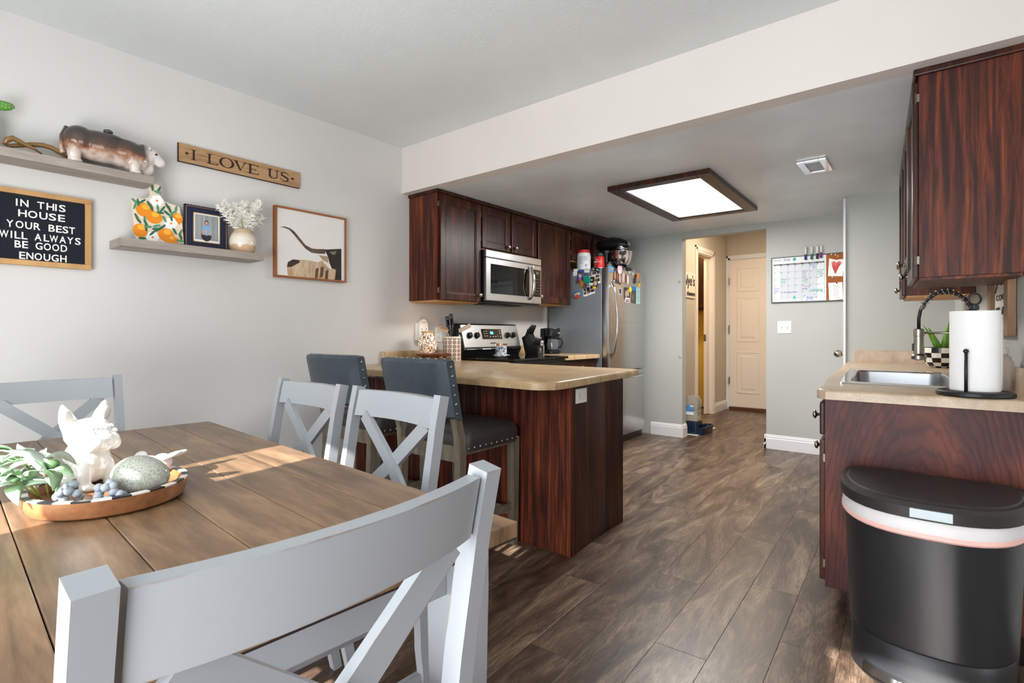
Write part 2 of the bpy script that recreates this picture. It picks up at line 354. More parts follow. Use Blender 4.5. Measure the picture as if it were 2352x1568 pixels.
# far wall with opening
sbox('wall_back_left', 'wallk', XW, -2.10, YK, YK+.11, 0, 2.7)
sbox('wall_back_right', 'wallk', -1.275, -.4, YK, YK+.11, 0, 2.7)
sbox('wall_back_header', 'wallk', -2.10, -1.275, YK, YK+.11, 2.11, 2.7)
XH = -2.40
pd0, pd1 = 6.80, 7.38
sbox('wall_hall_near', 'wallh', XH-.1, XH, YK+.11, pd0, 0, 2.6)
sbox('wall_hall_far', 'wallh', XH-.1, XH, pd1, 8.05, 0, 2.6)
sbox('wall_hall_over_door', 'wallh', XH-.1, XH, pd0, pd1, 2.15, 2.6)
sbox('wall_hall_end', 'wallh', XH-.1, -.9, 8.03, 8.15, 0, 2.6)
sbox('wall_hall_right', 'wallh', -1.12, -1.0, YK+.11, 8.03, 0, 2.6)
sbox('ceiling_hall', 'ceil', XH-1.2, -.9, YK+.1, 8.2, 2.6, 2.68)
sbox('wall_laundry', 'yellow', XW, XH-.1, 8.0, 8.1, 0, 2.6)
sbox('wall_laundry_left', 'yellow', XW, XW+.02, YK+.11, 8.0, 0, 2.6)
area('hall_lamp', (-1.7, 6.6, 2.55), (0, 0, 0), .35, .35, 17, (1, .83, .64))
area('laundry_lamp', (-2.85, 7.1, 2.5), (0, 0, 0), .3, .3, 12, (1, .82, .5))
# south wall with patio door (behind the photographer); two clear slots let the sun in, curtains cover the rest
sbox('wall_south_left', 'wall', XW, -1.90, YS-.1, YS, 0, ZD)
sbox('wall_south_right', 'wall', .62, XE, YS-.1, YS, 0, ZD)
sbox('wall_south_header', 'wall', -1.90, .62, YS-.1, YS, 2.03, ZD)
def curtain(x0, x1, label, first=[None]):
    b = MB(); n = int((x1-x0)/.012); R = []
    for i in range(n+1):
        x = x0+(x1-x0)*i/n; y = YS-.04+.018*math.sin(i*1.15); R.append([(x, y, .02), (x, y, 2.06), (x, y-.004, 2.06), (x, y-.004, .02)])
    b.rings(R); o = b.build('curtain', 'curtain', None, True); return tag(o, label, 'curtain', 'curtains on the patio door')
MAT['curtain'] = mat('ivory_curtain_cloth', srgb(232, 230, 224), .9)
curtain(-1.92, -1.345, 'ivory curtain at the left end of the patio door behind the camera')
curtain(-1.115, .215, 'wide ivory curtain in the middle of the patio door behind the camera')

def baseboard(name, p0, p1, n, h=.135, t=.016):
    """moulded baseboard between two floor points; n = direction into the room"""
    p0, p1, n = Vector(p0), Vector(p1), Vector(n)
    prof = [(0, 0), (t, 0), (t, h*.72), (t*.8, h*.76), (t*.8, h*.86), (t*.5, h*.9), (t*.45, h*.97), (0, h)]
    b = MB(); b.rings([[tuple(p+n*a+Vector((0, 0, z))) for a, z in prof] for p in (p0, p1)]); return struct(name, b, 'trimw')
baseboard('baseboard_back_left', (-2.45, YK, 0), (-2.10, YK, 0), (0, -1, 0))
baseboard('baseboard_jamb_left', (-2.10, YK-.016, 0), (-2.10, YK+.11, 0), (1, 0, 0))
baseboard('baseboard_back_right', (-1.29, YK, 0), (-.56, YK, 0), (0, -1, 0))
baseboard('baseboard_jamb_right', (-1.275, YK-.016, 0), (-1.275, YK+.11, 0), (-1, 0, 0))
baseboard('baseboard_hall', (XH, pd1+.09, 0), (XH, 8.03, 0), (1, 0, 0))
baseboard('baseboard_hall_near', (XH, YK+.11, 0), (XH, pd0-.09, 0), (1, 0, 0))
baseboard('baseboard_left', (XW, YS, 0), (XW, 2.2, 0), (1, 0, 0))
baseboard('baseboard_hall_end', (XH+.02, 8.03, 0), (XH+.045, 8.03, 0), (0, -1, 0))
sbox('trim_pantry_corner', 'trimw', -.572, -.556, 4.895, 4.99, .0, ZK-.005)
# end door of the hall with casing
DY = 8.03
dr = sbox('door_1', 'doorw', -2.345, -1.43, DY-.035, DY-.002, .045, 2.165)
def raised(parent, x0, x1, z0, z1, yf):
    b = MB()
    def ring(d, y): return [(x0+d, y, z0+d), (x1-d, y, z0+d), (x1-d, y, z1-d), (x0+d, y, z1-d)]
    b.rings([ring(0, yf), ring(.012, yf-.006), ring(.022, yf+.006), ring(.04, yf+.006), ring(.075, yf-.007)], True)
    b.build('door_panel', 'doorw', parent)
for (x0, x1) in ((-2.25, -1.94), (-1.83, -1.53)):
    for (z0, z1) in ((1.70, 2.04), (.98, 1.62), (.24, .84)): raised(dr, x0, x1, z0, z1, DY-.037)
for z in (.42, 1.17, 1.86):
    MB().box(-2.362, -2.338, DY-.046, DY-.030, z-.05, z+.05, .003).build('hinge', 'nickel', dr)
    MB().lathe([(.006, z-.055), (.006, z+.055)], (-2.349, DY-.047, 0), 10).build('hinge_pin', 'nickel', dr)
def casing(name, x0, x1, z1, y, n=-1, wdt=.07, m='trimw'):
    b = MB(); 
    for d0, d1, t in ((0, .028, .014), (.028, .058, .02), (.058, wdt, .016)):
        b.box(x0-d1, x0-d0, y-t, y, 0, z1+d1); b.box(x1+d0, x1+d1, y-t, y, 0, z1+d1); b.box(x0-d1, x1+d1, y-t, y, z1+d0, z1+d1)
    return struct(name, b, m)
casing('trim_1', -2.35, -1.42, 2.175, DY, wdt=.06)
sbox('trim_2', wood('threshold_wood', [(.3, srgb(92, 52, 30)), (.7, srgb(128, 78, 46))], (3, 20, 20), .4), -2.345, -1.42, DY-.09, DY, 0, .04)
# pocket door opening in the hall's left wall
b = MB()
for d0, d1, t in ((0, .03, .014), (.03, .06, .02), (.06, .08, .015)):
    b.box(XH, XH+t, pd0-d1, pd0-d0, 0, 2.15+d1); b.box(XH, XH+t, pd1+d0, pd1+d1, 0, 2.15+d1); b.box(XH, XH+t, pd0-d1, pd1+d1, 2.15+d0, 2.15+d1)
struct('trim_3', b, 'doorw')
b = MB().box(XH-.10, XH, pd1-.012, pd1, 0, 2.15).box(XH-.1, XH, pd0, pd0+.012, 0, 2.15).box(XH-.1, XH, pd0, pd1, 2.138, 2.15)
struct('trim_4', b, 'doorw')
pk = sbox('door_2', 'doorw', XH-.068, XH-.032, pd1-.13, pd1-.012, .01, 2.13)
MB().box(XH-.066, XH-.034, pd1-.135, pd1-.128, 1.0, 1.09, .002).build('pocket_latch', 'nickel', pk)

# laundry cupboard glimpsed through the pocket door
t = thing('wall_cupboard', 'brown wooden cupboard glimpsed in the yellow room through the narrow doorway', 'cupboard', (-2.9, 7.9, 1.45))
MB().box(-3.15, -2.52, 7.72, 7.995, 1.45, 2.4, .004).build('body', 'cab', t, W=True)
MB().box(-3.13, -2.54, 7.70, 7.72, 1.47, 2.38, .004).build('door', 'cab', t, W=True)
MB().lathe([(.006, 0), (.006, .015), (.014, .02), (.012, .03)], (0, 0, 0), 12, Matrix.Translation((-2.6, 7.70, 1.55)) @ Matrix.Rotation(PI/2, 4, 'X')).build('knob', 'nickel', t, W=True)

# ---------------------------------------------------------------- cabinet helpers
ident = lambda p: p
def knob_at(parent, p, s, fn=ident, m='nickel'):
    b = MB().lathe([(.006, 0), (.006, .016), (.010, .019), (.018, .023), (.018, .028), (.012, .033), (.0, .0345)], (0, 0, 0), 16,
        Matrix.Translation(Vector(p)) @ Matrix.Rotation(s*PI/2, 4, 'Y'), False).xf(fn)
    return b.build('knob', m, parent, True, W=True)
def cab_door(parent, y0, y1, z0, z1, x, s, m='cab', knob=None, hinge=None, fn=ident, fw=.055, name='door', drawer=False):
    """shaker door lying on plane x, front towards s*X"""
    t = .02*s; xa, xb = min(x, x+t), max(x, x+t); b = MB()
    if drawer: b.box(xa, xb, y0, y1, z0, z1, .006)
    else:
        b.box(xa, xb, y0, y0+fw, z0, z1, .004).box(xa, xb, y1-fw, y1, z0, z1, .004)
        b.box(xa, xb, y0+fw-.001, y1-fw+.001, z0, z0+fw, .004).box(xa, xb, y0+fw-.001, y1-fw+.001, z1-fw, z1, .004)
        bx0, bx1 = (x+t*.35, x+t*.8) if s > 0 else (x+t*.8, x+t*.35)
        for q in ((y0+fw-.001, y0+fw+.008, z0+fw, z1-fw), (y1-fw-.008, y1-fw+.001, z0+fw, z1-fw), (y0+fw, y1-fw, z0+fw-.001, z0+fw+.008), (y0+fw, y1-fw, z1-fw-.008, z1-fw+.001)):
            b.box(bx0, bx1, *q, .002)
    d = b.xf(fn).build(name, m, parent, W=True)
    if not drawer:
        px = (x+t*.25, x+t*.5) if s > 0 else (x+t*.5, x+t*.25)
        MB().box(*px, y0+fw-.004, y1-fw+.004, z0+fw-.004, z1-fw+.004).xf(fn).build('panel', m, d, W=True)
    if knob: knob_at(d, (x+t, knob[0], knob[1]), s, fn)
    if hinge is not None:
        for z in (z0+.07, z1-.07):
            MB().lathe([(.0035, z-.02), (.0035, z+.02)], (x+t*.4, hinge, 0), 8).box(x-.002*s if s > 0 else x+t*.3, x+t*.3 if s > 0 else x+.002, hinge-.008, hinge+.003, z-.016, z+.016).xf(fn).build('hinge', 'hingem', d, W=True)
    return d

# ---------------------------------------------------------------- left wall cupboards, range hood microwave
XF = -2.865
def upper(label, y0, y1, z0, doors, side_m='cab'):
    t = thing('wall_cabinet', label, 'cabinet', ((XW+XF)/2, (y0+y1)/2, z0), 0, 'dark upper cabinets on the stove wall')
    MB().box(XW+.002, XF, y0, y1, z0+.012, ZK-.004, .002).build('body', 'cabred' if y0 < 3 else 'cab', t, W=True)
    MB().box(XW+.01, XF-.012, y0+.012, y1-.012, z0, z0+.011).build('underside', 'cabraw', t, W=True)
    MB().box(XF-.004, XF+.016, y0, y1, ZK-.028, ZK-.003, .006).box(XW+.003, XF+.016, y0-.012, y0+.004, ZK-.028, ZK-.003, .005).build('crown_strip', 'cab', t, W=True)
    for (a, c, zz, kn, hg) in doors: cab_door(t, a, c, zz, ZK-.04, XF, 1, 'cab', kn, hg)
    return t
upper('tall dark stained wall cabinet at the left end, one door above the counter corner', 2.69, 3.158, 1.34, [(2.705, 3.15, 1.352, (3.12, 1.405), 2.70)])
upper('short dark two-door wall cabinet directly above the microwave', 3.16, 3.918, 1.785, [(3.168, 3.525, 1.795, (3.485, 1.835), 3.163), (3.548, 3.905, 1.795, (3.585, 1.838), None)])
upper('dark single-door wall cabinet between microwave and refrigerator', 3.92, 4.49, 1.375, [(3.932, 4.478, 1.387, (3.955, 1.44), 4.484)])
upper('short dark two-door wall cabinet above the refrigerator behind the jars', 4.492, 5.36, 1.83, [(4.505, 4.905, 1.842, (4.87, 1.88), 4.50), (4.935, 5.345, 1.842, None, None)])

t = thing('microwave', 'stainless over-the-range microwave with dark window and curved bar handle', 'microwave', (-3.0, 3.54, 1.36))
MX = -2.80
MB().box(XW+.004, MX-.03, 3.163, 3.915, 1.372, 1.775, .004).build('body', 'black', t, W=True)
MB().box(XW+.05, MX-.02, 3.168, 3.91, 1.352, 1.373, .004).box(XW+.12, MX-.12, 3.30, 3.78, 1.345, 1.353).build('bottom_vent', 'black', t, W=True)
MB().box(MX-.03, MX, 3.162, 3.916, 1.715, 1.775, .006).build('top_grille', 'steel', t, W=True)
d = MB().box(MX-.03, MX, 3.162, 3.79, 1.366, 1.712, .006).build('door', 'steel', t, W=True)
MB().box(MX-.002, MX+.0015, 3.215, 3.735, 1.425, 1.665, .001).build('window', 'blackg', d, W=True)
b = MB(); b.tube([(MX+.004, 3.735, 1.405), (MX+.03, 3.732, 1.425), (MX+.05, 3.73, 1.48), (MX+.056, 3.73, 1.545), (MX+.05, 3.73, 1.61), (MX+.03, 3.732, 1.668), (MX+.004, 3.735, 1.688)], [.012, .013, .014, .015, .014, .013, .012], 12)
b.build('handle', 'steelp', d, True, W=True)
c = MB().box(MX-.03, MX, 3.792, 3.916, 1.366, 1.712, .006).build('control_panel', 'steel', t, W=True)
MB().box(MX-.001, MX+.0015, 3.80, 3.902, 1.43, 1.672, .001).build('keypad', 'blackg', c, W=True)
MB().box(MX+.001, MX+.002, 3.832, 3.872, 1.632, 1.655).build('display', flat('dim_amber', 120, 96, 60), c, W=True)
b = MB()
for i in range(6):
    for j in range(4): b.box(MX+.001, MX+.0022, 3.815+j*.022, 3.823+j*.022, 1.455+i*.026, 1.4585+i*.026)
b.build('key_print', flat('key_print', 150, 142, 126), c, W=True, kind='stuff')

# ---------------------------------------------------------------- refrigerator
t = thing('refrigerator', 'grey sided refrigerator with stainless doors and bowed steel handles, covered in magnets', 'refrigerator', (-2.8, 4.94, 0))
FX, FY0, FY1, FZ = -2.455, 4.545, 5.345, 1.745
MB().box(XW+.03, FX-.075, FY0, FY1, .03, FZ-.005, .006).build('body', 'fside', t, W=True)
d = MB().box(FX-.068, FX, FY0-.002, FY1, .735, FZ, .012).build('door', 'steel', t, 'auto', W=True)
def bow(pts, rs): return MB().tube(pts, rs, 12)
hp = [(FX+.0, FY0+.05, 1.60)]+[(FX+.012+.055*math.sin(PI*i/12)**.7, FY0+.05, 1.60-.74*i/12) for i in range(1, 12)]+[(FX, FY0+.05, .86)]
bow(hp, [.012]*13).build('handle', 'steelp', d, True, W=True)
z = MB().box(FX-.068, FX, FY0-.002, FY1, .075, .722, .012).build('freezer_drawer', 'steel', t, 'auto', W=True)
hp = [(FX, FY0+.06, .665)]+[(FX+.012+.05*math.sin(PI*i/12)**.7, FY0+.06+.68*i/12, .665) for i in range(1, 12)]+[(FX, FY1-.06, .665)]
bow(hp, [.012]*13).build('handle', 'steelp', z, True, W=True)
MB().box(XW+.05, FX-.03, FY0+.01, FY1-.01, 0, .07).build('toe_grille', 'black', t, W=True)
MB().box(FX-.085, FX-.067, FY0+.006, FY1-.006, .09, FZ-.01).build('gasket', 'black', t, W=True)

# ---------------------------------------------------------------- peninsula, counters, range
CT = .882
t = thing('peninsula_cabinet', 'dark streaky red-brown peninsula base with plain back panel facing the stools', 'cabinet', (-2.3, 2.5, 0))
ax = -1.40; sk = -.075   # the end panel runs slightly off square
ex = lambda y: ax+sk*(y-2.21)
MB().box(XW+.003, -1.43, 2.225, 2.82, .0, CT-.04).build('carcass', 'cab', t, W=True)
MB().box(XW+.003, ax-.001, 2.208, 2.226, 0, CT-.04, .001).build('back_panel', 'cabred', t, W=True)
pol = [(2.21, 0), (2.775, 0), (2.775, .095), (2.845, .095), (2.845, CT-.04), (2.21, CT-.04)]
MB().prism(pol, lambda y, z: (ex(y)-.02, y, z), lambda y, z: (ex(y), y, z)).build('end_panel', 'cab', t, W=True)
MB().box(ax-.022, ax+.004, 2.202, 2.212, 0, CT-.042, .002).box(ax-.004, ax+.004, 2.206, 2.232, 0, CT-.042, .002).build('corner_strip', 'cabred', t, W=True)
o = thing('power_outlet', 'white double outlet mounted sideways on the peninsula end panel', 'outlet', (ex(2.3), 2.305, .785))
def yrect(y0, y1, z0, z1, x0, x1, bev=.002): return MB().box(x0, x1, y0, y1, z0, z1, bev)
yrect(2.252, 2.358, .75, .823, ex(2.245)+.0005, ex(2.3)+.008).build('cover_plate', 'white', o, W=True)
for yy in (2.283, 2.327):
    MB().lathe([(.016, 0), (.016, .004)], (0, 0, 0), 16, Matrix.Translation((ex(2.3)+.0075, yy, .787)) @ Matrix.Rotation(PI/2, 4, 'Y') @ Matrix.Diagonal((1.15, 1, 1, 1))).build('socket', 'offwhite', o, W=True)

def slab(poly, z0, z1, bev=.012):
    bm = bmesh.new(); vs = [bm.verts.new((x, y, z1)) for x, y in poly]; f = bm.faces.new(vs); r = bmesh.ops.extrude_face_region(bm, geom=[f])
    for v in r['geom']:
        if isinstance(v, bmesh.types.BMVert): v.co.z = z0
    bm.normal_update()
    es = [e for e in bm.edges if e.verts[0].co.z > z1-1e-5 and e.verts[1].co.z > z1-1e-5 or abs(e.verts[0].co.z-e.verts[1].co.z) < 1e-6 and e.verts[0].co.z < z0+1e-5]
    top = [e for e in es if e.verts[0].co.z > z1-1e-5]
    bmesh.ops.bevel(bm, geom=top, offset=bev, segments=3, affect='EDGES', profile=.5)
    return MB().bm(bm)
t = thing('peninsula_countertop', 'tan stone-patterned laminate countertop on the peninsula with clipped corner', 'countertop', (-2.2, 2.5, CT-.04))
slab([(XW+.002, 1.985), (-1.44, 1.925), (-1.40, 1.935), (-1.345, 1.99), (-1.338, 2.04), (-1.43, 3.03), (-2.53, 3.05), (-2.53, 3.132), (XW+.002, 3.132)], CT-.038, CT).build('top', 'lam', t, 'auto', W=True)
b = slab([(XW+.002, 2.43), (XW+.024, 2.43), (XW+.024, 3.13), (XW+.002, 3.13)], CT, CT+.088, .006); b.build('backsplash', 'lam', t, 'auto', W=True)
MB().prism([(XW+.001, CT), (XW+.026, CT), (XW+.026, CT+.07), (XW+.015, CT+.09), (XW+.001, CT+.09)], lambda x, z: (x, 2.424, z), lambda x, z: (x, 2.431, z)).build('end_cap', flat('laminate_cap', 216, 192, 170), t, W=True)

# stove
SY0, SY1, SX = 3.14, 3.912, -2.515
t = thing('electric_range', 'stainless and black electric range with glass cooktop and four black knobs', 'stove', (-2.85, 3.53, 0))
MB().box(XW+.02, SX-.03, SY0, SY1, 0, .885, .003).build('body', 'black', t, W=True)
MB().box(XW+.06, SX+.01, SY0-.002, SY1+.002, .885, .905, .006).build('cooktop', 'blackg', t, W=True)
for (x, y, r) in ((-2.95, 3.34, .075), (-2.95, 3.72, .09), (-2.68, 3.34, .1), (-2.68, 3.72, .075)):
    MB().lathe([(r, .9052), (r, .9055), (r-.003, .9055), (r-.003, .9052)], (x, y, 0), 40, None, False).build('burner_ring', flat('burner_ring', 60, 60, 62), t, W=True)
d = MB().box(SX-.03, SX, SY0+.005, SY1-.005, .2, .80, .008).build('oven_door', 'steel', t, W=True)
MB().box(SX-.002, SX+.001, SY0+.1, SY1-.1, .32, .66).build('oven_window', 'blackg', d, W=True)
MB().tube([(SX, SY0+.06, .76), (SX+.045, SY0+.07, .76), (SX+.045, SY1-.07, .76), (SX, SY1-.06, .76)], .011, 10).build('handle', 'steelp', d, True, W=True)
MB().box(SX-.03, SX, SY0+.005, SY1-.005, .03, .19, .008).build('storage_drawer', 'steel', t, W=True)
# backguard
pa, pb = (-3.035, .985), (-3.085, 1.172)
pl = lambda y, s_, off=0: (pa[0]+(pb[0]-pa[0])*s_+off*.966, y, pa[1]+(pb[1]-pa[1])*s_+off*.258)
b = MB(); b.prism([(XW+.03, .9), (-3.06, .9), (-3.025, .965), (-3.035, .985), (-3.085, 1.172), (-3.10, 1.185), (XW+.03, 1.185)], lambda x, z: (x, SY0+.004, z), lambda x, z: (x, SY1-.004, z))
bgd = b.build('backguard', 'black', t, W=True)
def slant(y0, y1, s0, s1, o0, o1): 
    q = [pl(y0, s0, o0), pl(y1, s0, o0), pl(y1, s1, o0), pl(y0, s1, o0), pl(y0, s0, o1), pl(y1, s0, o1), pl(y1, s1, o1), pl(y0, s1, o1)]
    return MB().add(q, [(3,2,1,0),(4,5,6,7),(0,1,5,4),(1,2,6,5),(2,3,7,6),(3,0,4,7)])
slant(SY0+.012, SY1-.012, .0, 1.0, 0, .006).build('control_panel', 'steel', bgd, W=True)
slant(3.395, 3.66, .35, .82, .006, .0085).build('display_glass', 'blackg', bgd, W=True)
slant(3.505, 3.545, .58, .70, .0085, .009).build('clock_display', mat('blue_clock_digits', srgb(60, 170, 255), .4, 0, .5, 0, srgb(60, 170, 255), 2.5), bgd, W=True)
b = MB()
for (yy, s_) in ((3.42, .70), (3.45, .70), (3.42, .60), (3.45, .60), (3.42, .48), (3.45, .48), (3.49, .45), (3.53, .45), (3.56, .45), (3.59, .47), (3.63, .72), (3.63, .6), (3.63, .45)):
    a = slant(yy, yy+.016, s_, s_+.03, .0085, .009); b.add(a.v, a.f)
b.build('panel_print', flat('panel_print', 190, 186, 180), bgd, W=True)
nrm = Vector((.966, 0, .258))
for yy in (3.235, 3.325, 3.735, 3.815):
    p = Vector(pl(yy, .52, .006)); q = nrm.to_track_quat('Z', 'Y').to_matrix().to_4x4()
    k = MB().lathe([(.027, 0), (.027, .006), (.021, .009), (.019, .026), (.0, .027)], (0, 0, 0), 22, Matrix.Translation(p) @ q, False).build('knob', 'black', bgd, 'auto', W=True)
    MB().box(-.004, .004, -.022, .022, .020, .033, .002, Matrix.Translation(p) @ q).build('grip', 'black', k, W=True)
    MB().box(-.003, .003, -.004, .004, 0, .0015, 0, Matrix.Translation(p+Vector((-.006, .02, .026))) @ q).build('red_mark', flat('red_mark', 200, 40, 36), k, W=True)
text('brand_lettering', 'SAMSUNG', flat('dark_print', 40, 38, 36), bgd, pl(3.48, .13, .007), (0, 1, 0), (pb[0]-pa[0], 0, pb[1]-pa[1]), .018, .0005, width=.085)
MB().tube([(-3.02, SY0+.03, .968), (-3.02, SY1-.03, .968)], .006, 8).build('vent_bar', 'steelp', bgd, True, W=True)

# counter between range and refrigerator
CL = .902
t = thing('base_cabinet', 'dark drawer base cabinet between stove and refrigerator', 'cabinet', (-2.85, 4.22, 0))
MB().box(XW+.005, -2.59, 3.918, 4.525, .09, CL-.04).build('body', 'cab', t, W=True)
MB().box(XW+.005, -2.65, 3.918, 4.525, 0, .09).build('toe_kick', 'black', t, W=True)
cab_door(t, 3.935, 4.51, .72, .845, -2.59, 1, 'cab', (4.22, .785), None, name='drawer', drawer=True)
cab_door(t, 3.935, 4.51, .11, .70, -2.59, 1, 'cab', (3.97, .65), None)
t = thing('small_countertop', 'short tan laminate countertop under the coffee maker beside the refrigerator', 'countertop', (-2.85, 4.22, CL-.04))
slab([(XW+.002, 3.916), (-2.545, 3.916), (-2.535, 3.925), (-2.535, 4.52), (-2.545, 4.53), (XW+.002, 4.53)], CL-.036, CL, .008).build('top', 'lam', t, 'auto', W=True)
slab([(XW+.002, 3.916), (XW+.022, 3.916), (XW+.022, 4.53), (XW+.002, 4.53)], CL, CL+.085, .005).build('backsplash', 'lam', t, 'auto', W=True)

# ---------------------------------------------------------------- right hand run (slightly off square: sh)
RXF = -.345; CR = .882
def runit(label, y0, y1, kn1, kn2, end=False):
    t = thing('sink_cabinet' if not end else 'end_cabinet', label, 'cabinet', (sh(Vector((-.03, (y0+y1)/2, 0)))), 0, 'base cabinets under the sink counter')
    b = MB().box(RXF, .277, y0, y1 if not end else 2.79, .095, CR-.04 if y0 > 3.7 or end else .66, .001)
    if end: b.box(RXF, .277, 2.79, y1, .095, .66)
    if y0 < 3.7: b.box(RXF, RXF+.012, y0+.001, y1, .66, CR-.04)
    b.xf(sh).build('body', 'cabend' if end else 'cab', t, W=True)
    MB().box(RXF+.075, .277, y0+.001, y1, 0, .094).xf(sh).build('toe_kick', 'cab', t, W=True)
    cab_door(t, y0+.015, y1-.01, .695, .825, RXF, -1, 'cab', (kn1, .76), None, sh, name='drawer', drawer=True)
    cab_door(t, y0+.015, y1-.01, .115, .675, RXF, -1, 'cab', (kn2, .62), y0+.012, sh)
    return t
runit('worn red-brown cabinet end panel with cathedral grain behind the black bin', 2.42, 2.92, 2.55, 2.62, True)
runit('dark base cabinet under the steel sink', 2.922, 3.85, 3.1, 3.2)
runit('dark base cabinet at the far end beside the pantry wall', 3.852, 4.905, 4.1, 4.2)
t = thing('sink_countertop', 'sandy laminate countertop holding the steel sink, rounded front corner', 'countertop', (0, 3.6, CR-.04))
hx0, hx1, hy0, hy1 = -.285, .125, 2.80, 3.70
b = slab([(-.352, 2.385), (-.340, 2.372), (.277, 2.372), (.277, hy0), (-.372, hy0), (-.372, 2.41), (-.364, 2.392)], CR-.038, CR, .01).xf(sh)
c2 = slab([(-.372, hy1), (.277, hy1), (.277, 4.908), (-.372, 4.908)], CR-.038, CR, .01).xf(sh); b.add(c2.v, c2.f)
c2 = MB().box(-.372, hx0, hy0-.012, hy1+.012, CR-.038, CR-.0002).box(hx1, .277, hy0-.012, hy1+.012, CR-.038, CR-.0002).xf(sh); b.add(c2.v, c2.f)
b.build('top', 'lamr', t, 'auto', W=True)
slab([(-.325, 4.886), (.277, 4.886), (.277, 4.908), (-.325, 4.908)], CR, CR+.09, .005).xf(sh).build('backsplash', 'lamr', t, 'auto', W=True)
slab([(.257, 2.46), (.278, 2.46), (.278, 4.885), (.257, 4.885)], CR, CR+.09, .005).xf(sh).build('side_backsplash', 'lamr', t, 'auto', W=True)
# sink
t = thing('kitchen_sink', 'stainless drop-in sink with wide rim set in the sandy counter', 'sink', (-.1, 3.2, CR))
def rrect(x0, x1, y0, y1, r, z, n=5):
    P_ = []
    for cx, cy, a in ((x1-r, y1-r, 0), (x0+r, y1-r, PI/2), (x0+r, y0+r, PI), (x1-r, y0+r, 1.5*PI)):
        for i in range(n+1): q = a+PI/2*i/n; P_.append((cx+r*math.cos(q), cy+r*math.sin(q), z))
    return P_
b = MB(); b.rings([rrect(-.315, .165, 2.72, 3.76, .03, CR+.0005), rrect(-.312, .162, 2.723, 3.757, .03, CR+.005), rrect(-.275, .118, 2.80, 3.69, .06, CR+.004), rrect(-.27, .113, 2.806, 3.684, .06, CR-.002)], False).xf(sh)
b.build('rim', 'steelp', t, 'auto', W=True)
b = MB(); b.rings([rrect(-.27, .113, 2.806, 3.684, .06, CR-.002), rrect(-.262, .105, 2.815, 3.675, .06, CR-.15), rrect(-.23, .073, 2.85, 3.64, .05, CR-.185), rrect(-.1, -.06, 3.2, 3.24, .015, CR-.19)], False, True).xf(sh)
b.build('basin', 'sinkst', t, 'auto', W=True)
# right wall cupboards
UX = -.035
def uright(label, y0, y1, z0, doors, m='cabred', deep=0):
    t = thing('wall_cabinet', label, 'cabinet', sh(Vector((.12, (y0+y1)/2, z0))), 0, 'dark upper cabinets over the sink')
    MB().box(UX, .277, y0, y1, z0+.012, ZK-.004, .002).xf(sh).build('body', m, t, W=True)
    MB().box(UX+.003, .27, y0+.003, y1-.012, z0, z0+.011).xf(sh).build('underside', 'cabred' if y0 < 3 else 'cabraw', t, W=True)
    MB().box(UX-.018, UX+.004, y0-.012, y1, ZK-.03, ZK-.003, .006).box(UX-.018, .277, y0-.016, y0+.003, ZK-.03, ZK-.003, .006).xf(sh).build('crown_strip', 'cab', t, W=True)
    for (a, c, z1_, kn, hg) in doors: cab_door(t, a, c, z0+.012, ZK-.045, UX, -1, 'cab', kn, hg, sh)
    return t
uright('large worn red-brown wall cabinet filling the upper right corner', 2.70, 3.19, 1.315, [(2.715, 3.175, 0, (3.14, 1.37), 2.708)])
uright('middle dark wall cabinet over the sink with two short doors', 3.192, 3.93, 1.42, [(3.205, 3.555, 0, (3.52, 1.47), None), (3.565, 3.92, 0, (3.6, 1.47), None)])
uright('far dark wall cabinet beside the pantry wall with pale unfinished underside', 3.932, 4.40, 1.315, [(3.945, 4.385, 0, (3.985, 1.36), None)])

# ---------------------------------------------------------------- dining table
TZ = .74; TA = math.radians(-3.95); TC = (-1.5245, .394)
t = thing('dining_table', 'rectangular farmhouse dining table with brown plank top and grey legs', 'table', (TC[0], TC[1], 0), TA)
for i in range(7):
    y1 = .465-i*.1329; b = MB().box(-.845, .868, y1-.1315, y1, TZ-.03, TZ, .0022)
    o = b.build('plank', 'table', t)
MB().box(-.843, .866, -.462, .462, TZ-.034, TZ-.018).build('under_board', flat('joint_dark', 40, 27, 20), t)
for s in (-1, 1):
    MB().box(-.74, .74, s*.40-.012, s*.40+.012, TZ-.125, TZ-.034).build('apron', 'grey', t)
    MB().box(s*.78-.012, s*.78+.012, -.36, .36, TZ-.125, TZ-.034).build('apron', 'grey', t)
    for q in (-1, 1):
        b = MB(); cx, cy = s*.775, q*.395
        b.rings([[(cx+a*hw, cy+c*hw, z) for a, c in ((-1, -1), (1, -1), (1, 1), (-1, 1))] for z, hw in ((0, .032), (.05, .034), (.6, .042), (TZ-.034, .042))])
        b.build('leg', 'grey', t)

